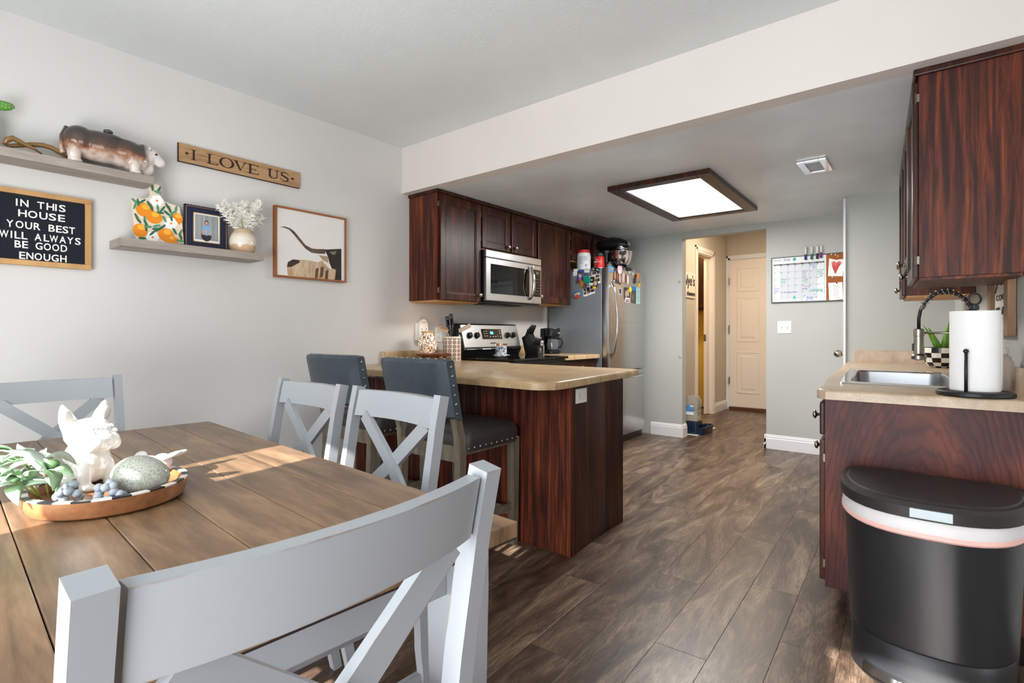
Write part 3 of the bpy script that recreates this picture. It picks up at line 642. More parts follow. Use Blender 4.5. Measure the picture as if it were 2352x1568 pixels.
# ---------------------------------------------------------------- dining chairs
def make_chair():
    t = thing('dining_chair', 'x', 'chair', (0, 0, 0), 0, 'grey X-back chairs around the dining table')
    path = [(.250, 0), (.226, .12), (.207, .27), (.202, .42), (.208, .52), (.228, .68), (.256, .85), (.273, .930)]
    for s in (-1, 1):
        b = MB(); R = []; cx = s*.2035
        for i, (y, z) in enumerate(path):
            a = path[max(i-1, 0)]; c = path[min(i+1, len(path)-1)]; ty, tz = c[0]-a[0], c[1]-a[1]; l = math.hypot(ty, tz); ny, nz = tz/l, -ty/l; h = .014 if z < .1 else .0158
            R.append([(cx-.0135, y-ny*h, z-nz*h), (cx+.0135, y-ny*h, z-nz*h), (cx+.0135, y+ny*h, z+nz*h), (cx-.0135, y+ny*h, z+nz*h)])
        b.rings(R); b.build('rear_leg', 'grey', t)
        R = [[(s*.195+a*hw, -.19+c*hw, z) for a, c in ((-1, -1), (1, -1), (1, 1), (-1, 1))] for z, hw in ((0, .015), (.2, .018), (.438, .021))]
        MB().rings(R).build('front_leg', 'grey', t)
        MB().box(s*.195-.011, s*.195+.011, -.18, .19, .375, .437).build('side_rail', 'grey', t)
        MB().box(s*.195-.009, s*.195+.009, -.18, .21, .17, .205).build('stretcher', 'grey', t)
    MB().box(-.18, .18, -.2, -.178, .375, .437).build('front_rail', 'grey', t)
    MB().box(-.19, .19, .186, .208, .375, .437).build('back_rail', 'grey', t)
    # bowed crest rail
    def yb(z): 
        for (y0, z0), (y1, z1) in zip(path, path[1:]):
            if z0 <= z <= z1: return y0+(y1-y0)*(z-z0)/(z1-z0)
        return path[-1][0]
    def bowrail(z0, z1, th, dep, name):
        b = MB(); R = []
        for i in range(15):
            x = -.184+.368*i/14; q = dep*(1-(x/.184)**2); R.append([(x, yb(z0)+q-th/2, z0), (x, yb(z0)+q+th/2, z0), (x, yb(z1)+q+th/2, z1), (x, yb(z1)+q-th/2, z1)])
        b.rings(R); return b.build(name, 'grey', t, 'auto')
    bowrail(.842, .921, .022, .027, 'crest_rail')
    bowrail(.555, .60, .02, .018, 'lower_rail')
    for s in (-1, 1):
        p0 = (s*.152, yb(.60)+.006-.004*s, .585); p1 = (-s*.150, yb(.842)+.009-.003*s, .845)
        mid = ((p0[0]+p1[0])/2, (p0[1]+p1[1])/2+.012, (p0[2]+p1[2])/2)
        b = MB(); wv_ = .0195; R = []
        for p in (p0, mid, p1):
            dx, dz = p1[0]-p0[0], p1[2]-p0[2]; l = math.hypot(dx, dz); nx, nz = -dz/l*wv_, dx/l*wv_
            R.append([(p[0]-nx, p[1]-.0075, p[2]-nz), (p[0]+nx, p[1]-.0075, p[2]+nz), (p[0]+nx, p[1]+.0075, p[2]+nz), (p[0]-nx, p[1]+.0075, p[2]-nz)])
        b.rings(R).build('cross_slat', 'grey', t)
    bm = bmesh.new(); n = []
    pts = [(-.215, -.215), (.215, -.215), (.20, .215), (-.20, .215)]
    seat = slab_round(pts, .438, .460, .035); seat.build('seat', 'seatw', t, 'auto')
    return t
def slab_round(pts, z0, z1, r, bev=.006):
    out = []; n = len(pts)
    for i in range(n):
        p, a, c = Vector(pts[i]), Vector(pts[i-1]), Vector(pts[(i+1) % n]); u, v = (a-p).normalized(), (c-p).normalized()
        for k in range(6):
            q = k/5; out.append(tuple(p+u*r*(1-q)**2+v*r*q**2))
    return slab(out, z0, z1, bev)
ch = make_chair()
chairs = [((-.725, .305), -PI/2, 'grey X-back chair in the foreground, its curved crest rail nearest the camera'),
          ((-1.757, .755), math.radians(-2), 'grey X-back chair across the table, nearer the left wall'),
          ((-1.272, .745), math.radians(-3), 'grey X-back chair across the table, before the right stool'),
          ((-2.355, .475), PI/2, 'grey X-back chair by the left wall behind the dog figurine')]
for i, (p, rz, lab) in enumerate(chairs):
    o = ch if i == 0 else copy_tree(ch)
    o.location = (p[0], p[1], 0); o.rotation_euler = (0, 0, rz); o['label'] = lab

# ---------------------------------------------------------------- bar stools (face +Y, backs to the camera)
nail = MB().ell((0, 0, 0), (.0065, .0065, .0045), None, 8, 6).build('nailhead', 'nickel', None, True); nail_me = nail.data; bpy.data.objects.remove(nail)
def make_stool():
    t = thing('bar_stool', 'x', 'stool', (0, 0, 0), 0, 'charcoal leather stools at the peninsula')
    hw = .235
    for s in (-1, 1):
        path = [(-.225, 0), (-.20, .25), (-.19, .5), (-.197, .62), (-.225, .72), (-.245, .76)]; R = []
        for i, (y, z) in enumerate(path): h = .016 if z < .02 else .021; R.append([(s*.205-.018, y-h, z), (s*.205+.018, y-h, z), (s*.205+.018, y+h, z), (s*.205-.018, y+h, z)])
        MB().rings(R).build('rear_leg', 'stoolw', t)
        R = [[(s*.205+a*h, .205+c*h, z) for a, c in ((-1, -1), (1, -1), (1, 1), (-1, 1))] for z, h in ((0, .017), (.3, .021), (.565, .023))]
        MB().rings(R).build('front_leg', 'stoolw', t)
        MB().box(s*.205-.010, s*.205+.010, -.18, .19, .185, .22, .002).build('side_stretcher', 'stoolw', t)
        MB().box(s*.205-.012, s*.205+.012, -.18, .19, .53, .585, .002).build('side_rail', 'stoolw', t)
    MB().box(-.19, .19, .195, .215, .15, .19, .002).build('foot_rest', 'stoolw', t)
    MB().box(-.19, .19, -.205, -.185, .24, .275, .002).build('rear_stretcher', 'stoolw', t)
    MB().box(-.19, .19, -.212, -.19, .50, .575, .002).build('rear_rail', 'stoolw', t)
    # seat cushion
    b = MB(); R = []
    def ring(d, z):
        return [(x, y, z) for x, y, _ in rrect(-hw+d, hw-d, -.19+d, .235-d, .05, z)]
    R = [ring(.002, .545), ring(0, .555), ring(-.002, .60), ring(.006, .628), ring(.028, .648), ring(.07, .658), ring(.15, .662)]
    st = b.rings(R).build('seat', 'seatl', t, 'auto')
    for s in (-1, 1):
        for i in range(10): o = link('nailhead', nail_me, st); o.location = (s*(hw+.0005), -.165+i*.0405, .563); o.rotation_euler = (0, PI/2, 0)
    # curved back cushion
    b = MB(); R = []
    for i in range(13):
        x = -hw+2*hw*i/12; bow_ = .028*(1-(x/hw)**2); e = .006 if i in (0, 12) else 0
        prof = [(-.222+e, .70), (-.262+e, .72), (-.315+e, .965-e), (-.306, .983-e), (-.268, .986-e), (-.255-e, .975-e), (-.205-e, .72), (-.200-e, .70)]
        R.append([(x, y-bow_, z) for y, z in prof])
    bk = b.rings(R).build('backrest', 'leather', t, 'auto')
    for i in range(10):
        x = -hw+.03+(2*hw-.06)*i/9; o = link('nailhead', nail_me, bk); o.location = (x, -.287-.028*(1-(x/hw)**2), .985)
    for s in (-1, 1):
        for i in range(6): z = .735+i*.043; o = link('nailhead', nail_me, bk); o.location = (s*(hw+.0005), -.238-.047*(z-.72)/.25, z); o.rotation_euler = (0, PI/2, 0)
    return t
st = make_stool()
for i, (p, rz, lab) in enumerate([((-1.935, 1.962), 0, 'charcoal leather bar stool nearer the end of the peninsula, seat fully visible'), ((-2.615, 1.955), math.radians(2), 'charcoal leather bar stool next to the left wall')]):
    o = st if i == 0 else copy_tree(st)
    o.location = (p[0], p[1], 0); o.rotation_euler = (0, 0, rz); o['label'] = lab

# ---------------------------------------------------------------- bin
t = thing('waste_bin', 'black semi-round pedal bin with white liner in front of the right cabinet', 'bin', (-.02, 2.2, 0))
def dsh(cx, hw, yb_, dep, z, r=.05, n=22):
    P_ = []
    for i in range(n+1):
        a = PI+PI*i/n; P_.append((cx+hw*math.copysign(abs(math.cos(a))**.75, math.cos(a)), yb_-.09-(dep-.09)*abs(math.sin(a))**.9, z))
    for i in range(5): a = PI/2*i/4; P_.append((cx+hw-r+r*math.cos(a), yb_-r+r*math.sin(a), z))
    for i in range(5): a = PI/2+PI/2*i/4; P_.append((cx-hw+r+r*math.cos(a), yb_-r+r*math.sin(a), z))
    return P_
bc = -.02
R = [dsh(bc, .205, 2.365, .33, .0), dsh(bc, .214, 2.368, .345, .012), dsh(bc, .222, 2.372, .36, .12), dsh(bc, .238, 2.38, .395, .505), dsh(bc, .238, 2.38, .395, .525)]
bd = MB().rings(R).build('body', 'can', t, 'auto', W=True)
MB().rings([dsh(bc, .241, 2.381, .400, .497), dsh(bc, .245, 2.382, .406, .51), dsh(bc, .244, 2.382, .404, .53), dsh(bc, .240, 2.381, .398, .556)], False).build('liner', 'liner', t, 'auto', W=True)
MB().rings([dsh(bc, .2425, 2.3815, .402, .492), dsh(bc, .2475, 2.383, .409, .498), dsh(bc, .247, 2.383, .408, .508), dsh(bc, .244, 2.382, .404, .512)], False).build('drawstring', 'linerp', t, 'auto', W=True)
ld = MB().rings([dsh(bc, .246, 2.388, .412, .548), dsh(bc, .252, 2.39, .424, .552), dsh(bc, .252, 2.39, .424, .585), dsh(bc, .243, 2.386, .41, .597)]).build('lid', 'lid', t, 'auto', W=True)
MB().rings([dsh(bc, .232, 2.384, .385, .597), dsh(bc, .228, 2.383, .38, .601)]).build('lid_top', 'lid', ld, 'auto', W=True)
MB().box(-.05, .05, 1.9635, 1.973, .556, .583, .002).xf(lambda p: Vector((p.x-.012, p.y, p.z))).build('lid_tab', mat('pale_blue_label', srgb(196, 208, 214), .3), ld, W=True)
# pedal housing and steel pedal
pp = dsh(bc, .205, 2.365, .33, .0)
arc = [p for p in dsh(bc, .222, 2.372, .362, 0)[3:20]]
b = MB(); R = []
for (x, y, z) in arc: R.append([(x, y-.022, .005), (x, y+.02, .005), (x, y+.02, .135), (x, y-.004, .135), (x, y-.016, .115)])
b.rings(R).build('pedal_housing', 'can', t, 'auto', W=True)
b = MB(); R = []
for (x, y, z) in arc[3:-3]: R.append([(x, y-.05, .03), (x, y-.018, .03), (x, y-.018, .052), (x, y-.044, .052)])
b.rings(R).build('pedal', 'steelp', t, 'auto', W=True)

# ---------------------------------------------------------------- ceiling light and vent
t = thing('ceiling_light', 'flush rectangular ceiling light with dark wood frame and glowing white panel', 'light', (-1.52, 4.1, ZK))
rl = math.radians(1.5)
RM[t.name] = Matrix.Translation((-1.52, 4.1, ZK)) @ Matrix.Rotation(rl, 4, 'Z'); t.rotation_euler = (0, 0, rl)
hx, hy, fw = .365, .655, .085
for (x0, x1, y0, y1) in ((-hx, -hx+fw, -hy, hy), (hx-fw, hx, -hy, hy), (-hx+fw, hx-fw, -hy, -hy+fw), (-hx+fw, hx-fw, hy-fw, hy)):
    MB().box(x0, x1, y0, y1, -.035, -.001, .004).build('frame_side', 'cab', t)
MAT['glow'] = mat('light_diffuser', srgb(240, 240, 240), .5, 0, .3, 0, (1, .98, .95, 1), 1.25)
MB().box(-hx+fw, hx-fw, -hy+fw, hy-fw, -.018, -.004).build('diffuser', 'glow', t)
b = MB()
for (x0, x1, y0, y1) in ((-hx+fw, -hx+fw+.012, -hy+fw, hy-fw), (hx-fw-.012, hx-fw, -hy+fw, hy-fw), (-hx+fw, hx-fw, -hy+fw, -hy+fw+.012), (-hx+fw, hx-fw, hy-fw-.012, hy-fw)): b.box(x0, x1, y0, y1, -.026, -.018)
b.build('inner_rim', 'trimw', t)
area('kitchen_fixture_light', (-1.52, 4.1, ZK-.04), (0, 0, 0), .52, 1.1, 38, (1, .985, .96))
t = thing('ceiling_vent', 'small white metal ceiling vent in the kitchen ceiling', 'vent', (-.6, 3.83, ZK))
b = MB()
for (x0, x1, y0, y1) in ((-.68, -.64, 3.68, 3.98), (-.56, -.52, 3.68, 3.98), (-.64, -.56, 3.68, 3.72), (-.64, -.56, 3.94, 3.98)): b.box(x0, x1, y0, y1, ZK-.012, ZK-.001, .002)
b.build('frame', 'steelp', t, W=True)
for i in range(9): MB().bar((-.637, 3.732+i*.025, ZK-.006), (-.563, 3.732+i*.025, ZK-.006), .018, .0015, (0, .8, .5)).build('louvre', 'trimw', t, W=True)

# ================================================================ left wall decor
Z2 = lambda x, y: (230+x*600/2352, 300+y*600/2352)      # close-up frames used while measuring
Z1 = lambda x, y: (x*450/1604, 200+y*450/1604)
Z8 = lambda x, y: (1300+x*180/1764, 540+y*180/1764)
def shape(pxs, axis, v, th, name, m, parent, smooth=False, **k):
    """flat piece cut to an outline, lying on the plane axis=v, thickness th along that axis"""
    ps = [at(px, py, **{axis: v}) for px, py in pxs]; i = 'xyz'.index(axis)
    b = MB(); n = len(ps); q = []
    for p in ps: r = Vector(p); r[i] += th; q.append(tuple(r))
    b.add([tuple(p) for p in ps]+q, [tuple(range(n))[::-1], tuple(range(n, 2*n))]+[(j, (j+1) % n, n+(j+1) % n, n+j) for j in range(n)])
    return b.build(name, m, parent, smooth, W=True, **k)
def wdisc(c, ry, rz, x, th, name, m, parent, n=20):
    b = MB().prism([(c[0]+ry*math.cos(2*PI*i/n), c[1]+rz*math.sin(2*PI*i/n)) for i in range(n)], lambda y, z: (x, y, z), lambda y, z: (x+th, y, z)); return b.build(name, m, parent, W=True)
S1T, S2T = 1.879, 1.556
o = MB().box(XW+.001, -3.03, -.25, .935, 1.842, S1T, .001).build('floating_shelf', 'shelf', None); tag(o, 'upper pale grey-oak floating shelf holding the bull figurine', 'shelf', 'floating shelves on the left wall')
o = MB().box(XW+.001, -3.0, .79, 1.47, 1.517, S2T, .001).build('floating_shelf', 'shelf', None); tag(o, 'lower pale grey-oak floating shelf holding cutting board, photo and vase', 'shelf', 'floating shelves on the left wall')

# bull figurine
m, N, L, b = nm('glazed_bull_colours')
tc = N.new('ShaderNodeTexCoord'); sp = N.new('ShaderNodeSeparateXYZ'); L.new(tc.outputs['Object'], sp.inputs[0])
nz = noise(N, L, tc.outputs['Object'], 22, 3)
ad = N.new('ShaderNodeMath'); ad.operation = 'MULTIPLY_ADD'; ad.inputs[1].default_value = .09; L.new(nz, ad.inputs[0]); L.new(sp.outputs['Z'], ad.inputs[2])
mr = N.new('ShaderNodeMapRange'); mr.inputs[1].default_value = .055; mr.inputs[2].default_value = .20; L.new(ad.outputs[0], mr.inputs[0])
c = ramp(N, L, mr.outputs[0], [(.0, srgb(226, 214, 206)), (.25, srgb(205, 186, 174)), (.45, srgb(160, 112, 84)), (.6, srgb(92, 62, 50)), (.85, srgb(66, 56, 52))])
hm = N.new('ShaderNodeMapRange'); hm.inputs[1].default_value = .135; hm.inputs[2].default_value = .165; L.new(sp.outputs['Y'], hm.inputs[0])
c = mixc(N, L, hm.outputs[0], c, srgb(226, 216, 210)); L.new(c, b.inputs['Base Color']); b.inputs['Roughness'].default_value = .1; b.inputs['Coat Weight'].default_value = .5; MAT['bull'] = m
t = thing('bull_figurine', 'glossy brown and white ceramic bull cookie jar standing on the upper shelf', 'figurine', (-3.095, .765, S1T))
RX = lambda d: Matrix.Rotation(math.radians(d), 3, 'X')
organic('body', [((0, -.108, .110), (.060, .068, .074)), ((0, -.03, .105), (.062, .13, .075)), ((0, .06, .100), (.060, .11, .072)), ((0, .105, .088), (.056, .07, .076)), ((0, .142, .112), (.042, .055, .055)),
    ((0, .176, .118), (.034, .036, .040)), ((0, .196, .108), (.028, .034, .032), RX(-30)), ((0, .216, .094), (.025, .028, .025), RX(-35)), ((0, .15, .052), (.022, .042, .044)), ((.032, -.135, .050), (.024, .028, .05)), ((-.032, -.135, .050), (.024, .028, .05)),
    ((.034, .098, .045), (.025, .026, .045)), ((-.034, .098, .045), (.025, .026, .045)), ((.032, -.132, .012), (.024, .03, .0125)), ((-.032, -.132, .012), (.024, .03, .0125)), ((.034, .102, .010), (.025, .028, .0105)), ((-.034, .102, .010), (.025, .028, .0105))], 'bull', t, .0045, smooth_it=4)
for s in (-1, 1):
    MB().ell((s*.040, .158, .143), (.018, .009, .011), Matrix.Rotation(s*.5, 3, 'Y')).build('ear', 'bull', t, True)
    MB().ell((s*.031, .190, .122), (.005, .006, .005)).build('eye', 'black', t, True)
MB().tube([(.0, -.155, .165), (0.004, -.174, .12), (.01, -.176, .06), (.012, -.17, .04)], [.010, .008, .008, .012], 8).build('tail', 'bull', t, True)
lid_ = MB(); 
R = []
for i in range(13):
    y = -.075+.165*i/12; h = math.sin(PI*i/12)**.5; R.append([(.046*h*math.cos(a), y, .158-.012*(i/12)+.026*h*math.sin(a)) for a in [PI*k/10 for k in range(11)]])
MAT['bulllid'] = mat('dark_grey_brown_glaze', srgb(70, 66, 62), .12, 0, .5, .4)
ld = lid_.rings(R, True).build('lid', 'bulllid', t, True)
MB().ell((0, .0, .187), (.014, .02, .012)).build('lid_knob', 'bulllid', ld, True)
# antler-like driftwood
MAT['bronze'] = mat('bronzed_horn', srgb(142, 108, 66), .3, .4)
t = thing('horn_pair', 'pair of bronze-brown curved horns lying on the upper shelf beside the bull', 'decoration', (-3.09, .5, S1T))
def pxtube(pts, x, rs, parent, name, m): return MB().tube([at(*Z1(a, c), x=x) for a, c in pts], rs, 10).build(name, m, parent, True, W=True)
pxtube([(25, 468), (60, 430), (105, 418), (150, 440), (215, 475), (280, 505), (345, 548)], -3.065, [.004, .012, .012, .010, .008, .006, .003], t, 'horn', 'bronze')
pxtube([(40, 470), (90, 480), (170, 475), (260, 470), (350, 475), (420, 495), (480, 530), (555, 580)], -3.09, [.004, .008, .010, .010, .011, .011, .010, .004], t, 'horn', 'bronze')
# cactus ornament at the frame's left edge
t = thing('cactus_ornament', 'painted green cactus ornament with white dots at the left end of the upper shelf', 'ornament', (-3.1, .37, S1T))
MB().lathe([(.03, 0), (.04, .05), (.042, .06), (.035, .06)], (-3.1, .35, S1T), 20).build('pot', 'ceram', t, 'auto', W=True)
MB().ell((-3.1, .35, S1T+.10), (.018, .035, .06)).build('stem_pad', flat('cactus', 96, 150, 58, .3), t, True, W=True)
q = at(2, 242, x=-3.1); pd_ = MB().ell((q.x, q.y, q.z), (.014, .045, .021), RX(10)).build('side_pad', 'flat_cactus', t, True, W=True)
for i in range(14):
    yy = q.y-.03+.011*(i % 7); zz = q.z-.008+.012*(i//7)+.004*((i % 7) % 2); MB().ell((q.x+.0125, yy, zz), (.002, .0018, .0018), None, 6, 4).build('dot', 'ceram', pd_, W=True)
# I LOVE US
t = thing('wooden_sign', 'long carved wooden sign reading I LOVE US on the left wall', 'sign', (XW, 1.435, 2.03))
MB().box(XW+.001, XW+.018, 1.09, 1.78, 2.026, 2.124, .002).build('board', 'signw', t, W=True)
b = MB().box(XW+.001, XW+.0185, 1.0885, 1.0905, 2.025, 2.125).box(XW+.001, XW+.0185, 1.0885, 1.781, 2.0245, 2.0262); b.build('burnt_edge', 'brownprint', t, W=True)
def glyph(ch, x0, x1, z0, z1, xp):
    b = MB(); w_, h_ = x1-x0, z1-z0
    def poly(ps): b.prism([(x0+u*w_, z0+v_*h_) for u, v_ in ps], lambda y, z: (xp, y, z), lambda y, z: (xp+.001, y, z))
    def rect(a, c, d, e): poly([(a, d), (c, d), (c, e), (a, e)])
    if ch == 'I': rect(.3, .7, 0, 1); rect(0, 1, 0, .06); rect(0, 1, .94, 1)
    if ch == 'L': rect(.14, .32, 0, 1); rect(0, .46, .94, 1); rect(0, .97, 0, .07); poly([(.97, 0), (.97, .28), (.9, .07)])
    if ch == 'E': rect(.14, .32, 0, 1); rect(0, .93, .93, 1); rect(0, .97, 0, .07); rect(.3, .75, .48, .54); poly([(.97, 0), (.97, .28), (.9, .07)]); poly([(.93, 1), (.93, .74), (.86, .93)]); rect(.71, .75, .38, .64)
    if ch == 'V': poly([(.06, 1), (.26, 1), (.58, .12), (.5, 0)]); poly([(.5, 0), (.58, .14), (.92, 1), (.84, 1)]); rect(0, .34, .94, 1); rect(.72, 1, .94, 1)
    if ch == 'U':
        rect(.1, .28, .3, 1); rect(.78, .85, .3, 1); rect(0, .38, .94, 1); rect(.66, .97, .94, 1)
        for i in range(12):
            a0, a1 = PI+PI*i/12, PI+PI*(i+1)/12
            f = lambda a, q: (.475+q*.375*math.cos(a), .3+(.3 if q == 1 else .22)*math.sin(a))
            def g(a, inn): return (.475+(.375-(.18 if math.cos(a) < 0 else .08)*inn)*math.cos(a), .3+(.3-.08*inn)*math.sin(a))
            poly([g(a0, 0), g(a1, 0), g(a1, 1), g(a0, 1)])
    if ch == 'O':
        for i in range(28):
            a0, a1 = 2*PI*i/28, 2*PI*(i+1)/28; g = lambda a, inn: (.5+(.5-.17*inn)*math.cos(a), .5+(.53-.07*inn)*math.sin(a)); poly([g(a0, 0), g(a1, 0), g(a1, 1), g(a0, 1)])
    if ch == 'S':
        ps = [(.88, .72), (.84, .88), (.62, .98), (.36, .97), (.16, .84), (.18, .66), (.42, .54), (.66, .44), (.84, .30), (.80, .12), (.58, .01), (.32, .02), (.12, .14), (.08, .3)]
        ws = [.02, .03, .045, .05, .07, .085, .095, .095, .085, .07, .05, .045, .03, .02]; L_ = []; R_ = []
        for i, p in enumerate(ps):
            a = Vector(ps[max(i-1, 0)]); c = Vector(ps[min(i+1, len(ps)-1)]); d = (c-a).normalized(); nn = Vector((-d.y, d.x))*ws[i]; L_.append(Vector(p)+nn); R_.append(Vector(p)-nn)
        for i in range(len(ps)-1): poly([tuple(L_[i]), tuple(L_[i+1]), tuple(R_[i+1]), tuple(R_[i])])
    if ch == '.': poly([(.0, .5), (.5, .36), (1, .5), (.5, .64)])
    return b
for ch_, a, c in (('.', 762, 800), ('I', 820, 866), ('L', 962, 1060), ('O', 1072, 1208), ('V', 1200, 1320), ('E', 1328, 1430), ('U', 1508, 1612), ('S', 1618, 1706), ('.', 1715, 1750)):
    ya = at(*Z2(a, 250), x=XW+.019).y; yc = at(*Z2(c, 250), x=XW+.019).y
    glyph(ch_, ya, yc, 2.0475, 2.1025, XW+.018).build('letter' if ch_ != '.' else 'diamond', 'brownprint', t, W=True)
# letter board
t = thing('letter_board', 'black felt letter board in oak frame with white letters on the left wall', 'letter board', (XW, .435, 1.4))
b = MB().box(XW+.002, XW+.016, .185, .69, 1.428, 1.716)
for i in range(36): b.box(XW+.016, XW+.0185, .185, .69, 1.4295+i*.00795, 1.4345+i*.00795)
b.build('felt_panel', 'felt', t, W=True)
for q in ((.158, .714, 1.716, 1.739), (.158, .714, 1.404, 1.428)): MB().box(XW+.002, XW+.026, *q, .002).build('frame_side', 'oak', t, W=True)
for q in ((.158, .182, 1.428, 1.716), (.69, .714, 1.428, 1.716)): MB().box(XW+.002, XW+.026, *q, .002).build('frame_side', 'oak', t, W=True)
WT = {'I': .42, 'W': 1.3, ' ': .85, 'O': 1.12, 'G': 1.1, 'Y': 1, 'L': .85, 'E': .88, 'S': .92, 'B': .95, 'T': .92, 'H': 1, 'U': 1, 'N': 1.02, 'R': 1, 'D': 1.05, 'A': 1.05}
for ln, a, c, zb in (('IN THIS', 120, 540, 970), ('HOUSE', 135, 530, 1057), ('YOUR BEST', 48, 618, 1143), ('WILL ALWAYS', -12, 662, 1226), ('BE GOOD', 108, 550, 1312), ('ENOUGH', 145, 545, 1405)):
    y0 = at(*Z1(a, zb), x=XW+.02); y1 = at(*Z1(c, zb), x=XW+.02).y; zz = y0.z+.002; tot = sum(WT[k] for k in ln); u = (y1-y0.y)/tot; y = y0.y
    for k in ln:
        if k != ' ': text('letter', k, 'white', t, (XW+.0195, y+.08*u*WT[k], zz), (0, 1, 0), (0, 0, 1), .0445, .0012, width=u*WT[k]*(.84 if k != 'I' else .42), off=.0006)
        y += u*WT[k]
# longhorn picture
t = thing('framed_picture', 'walnut-framed photo of a longhorn with one long curved horn', 'picture', (XW, 1.86, 1.45))
PX = XW+.026
for q in ((1.612, 2.112, 1.876, 1.888), (1.612, 2.112, 1.449, 1.461), (1.612, 1.624, 1.461, 1.876), (2.100, 2.112, 1.461, 1.876)): MB().box(XW+.002, XW+.034, *q, .0015).build('frame_side', 'walnutf', t, W=True)
pr = MB().box(XW+.004, PX, 1.622, 2.102, 1.459, 1.878).build('print', flat('pic_white', 226, 221, 217), t, W=True)
zs = lambda l: [Z2(a, c) for a, c in l]
MAT['fur'] = wood('cream_fur_print', [(.3, srgb(150, 112, 76)), (.5, srgb(206, 176, 140)), (.75, srgb(232, 212, 186))], (10, 34, 9), .6, False, 0, .2)
shape(zs([(1680, 1210), (1695, 1175), (1740, 1160), (1850, 1162), (1960, 1185), (2000, 1168), (2060, 1240), (2125, 1245), (2112, 1342), (1900, 1322), (1690, 1302)]), 'x', PX, .0006, 'body_print', 'fur', pr)
shape(zs([(1683, 1228), (1690, 1185), (1735, 1157), (1790, 1165), (1800, 1185), (1770, 1200), (1725, 1225)]), 'x', PX+.0006, .0003, 'dark_patch_print', flat('cow_dark', 62, 42, 34), pr)
shape(zs([(2020, 1070), (2172, 1063), (2172, 1347), (2112, 1342), (2125, 1250), (2085, 1240), (2065, 1190), (2050, 1130)]), 'x', PX+.0006, .0004, 'head_print', flat('cow_black', 36, 28, 24), pr)
shape(zs([(2065, 1090), (2130, 1085), (2110, 1120), (2085, 1110)]), 'x', PX+.001, .0003, 'forehead_print', flat('cow_fore', 120, 112, 96), pr)
shape(zs([(1968, 1120), (2050, 1132), (2056, 1192), (2005, 1165)]), 'x', PX+.001, .0003, 'ear_print', flat('cow_ear', 168, 142, 114), pr)
for (a, c) in ((1940, 1240), (1985, 1230), (2030, 1260)): shape(zs([(a, c), (a+28, c-5), (a+18, c+85), (a-6, c+88)]), 'x', PX+.0007, .0003, 'fur_streak_print', flat('cow_streak', 92, 64, 46), pr)
up = [(1618, 864), (1660, 862), (1705, 875), (1748, 906), (1800, 970), (1850, 1030), (1905, 1060), (1960, 1066), (2030, 1066)]
lo = [(2025, 1108), (1960, 1106), (1905, 1099), (1850, 1062), (1800, 1004), (1750, 942), (1705, 892), (1655, 872)]
MAT['hornp'] = wood('horn_print', [(.3, srgb(54, 44, 38)), (.55, srgb(104, 84, 66)), (.75, srgb(158, 132, 102))], (6, 16, 20), .6, False, 0, .2)
shape(zs(up+lo), 'x', PX+.0012, .0004, 'horn_print', 'hornp', pr)
# cutting board
CBX = -3.10
t = thing('cutting_board', 'cream cutting board painted with oranges and leaves, leaning on the lower shelf', 'cutting board', (CBX, .98, S2T))
zp = lambda l: [Z1(a, c) for a, c in l]
bd = shape(zp([(1076, 918), (1092, 906), (1170, 914), (1212, 906), (1232, 882), (1230, 852), (1220, 828), (1240, 800), (1275, 792), (1303, 804), (1315, 840), (1304, 890), (1328, 930), (1395, 955), (1452, 970), (1470, 985), (1490, 1100), (1506, 1282), (1400, 1274), (1112, 1246)]), 'x', CBX, -.014, 'board', flat('cream_board', 228, 208, 184), t)
for v in bd.data.vertices: v.co.z = max(v.co.z, .0005)
def pdisc(cx, cy, r, x, th, name, m, parent, asp=1.0, clip=None):
    c = at(*Z1(cx, cy), x=x); e = at(*Z1(cx, cy-r), x=x); rr = (e-c).length; return wdisc((c.y, c.z), rr*asp, rr, x, th, name, m, parent)
for oi_, (cx, cy, r, asp) in enumerate(((1183, 1005, 56, 1.08), (1262, 1066, 52, 1.12), (1452, 1077, 46, .85), (1148, 1172, 55, .98), (1360, 1210, 52, 1.12), (1400, 1250, 34, 1.7))):
    pdisc(cx, cy, r, CBX+.0002+.00012*oi_, .0008, 'orange_print', flat('orange', 232, 138, 22), t, asp); pdisc(cx+.18*r, cy-.45*r, r*.4, CBX+.0017, .0003, 'highlight_print', flat('orange_light', 250, 176, 52), t, 1.3)
for (cx, cy) in ((1285, 930), (1400, 1115), (1250, 1228)):
    for k in range(6): pdisc(cx+30*math.cos(k*PI/3), cy+26*math.sin(k*PI/3), 22, CBX+.0008+.0002*k, .0006, 'petal_print', flat('petal', 244, 242, 238), t)
    pdisc(cx, cy, 8, CBX+.0026, .0006, 'flower_centre_print', 'flat_orange', t)
lf = [(1100, 930, 40), (1130, 942, 80), (1165, 935, -30), (1105, 968, 110), (1220, 958, 60), (1240, 985, 70), (1292, 992, 80), (1330, 998, -50), (1312, 1028, 10), (1347, 1080, 60), (1370, 975, 60), (1388, 1000, 70), (1440, 1000, -80), (1365, 1030, 40), (1402, 1068, 80), (1405, 1040, -50), (1118, 1060, 60), (1135, 1090, 50), (1185, 1085, 85), (1192, 1110, 60), (1195, 1150, 80), (1212, 1142, 5), (1250, 1192, -40), (1275, 1160, 0), (1282, 1135, -10), (1300, 1162, -40), (1330, 1145, -40), (1478, 1190, -60), (1478, 1222, 70), (1430, 1180, 60), (1475, 1258, 10), (1166, 1236, 5), (1300, 840, -60), (1290, 860, 20), (1246, 818, 80)]
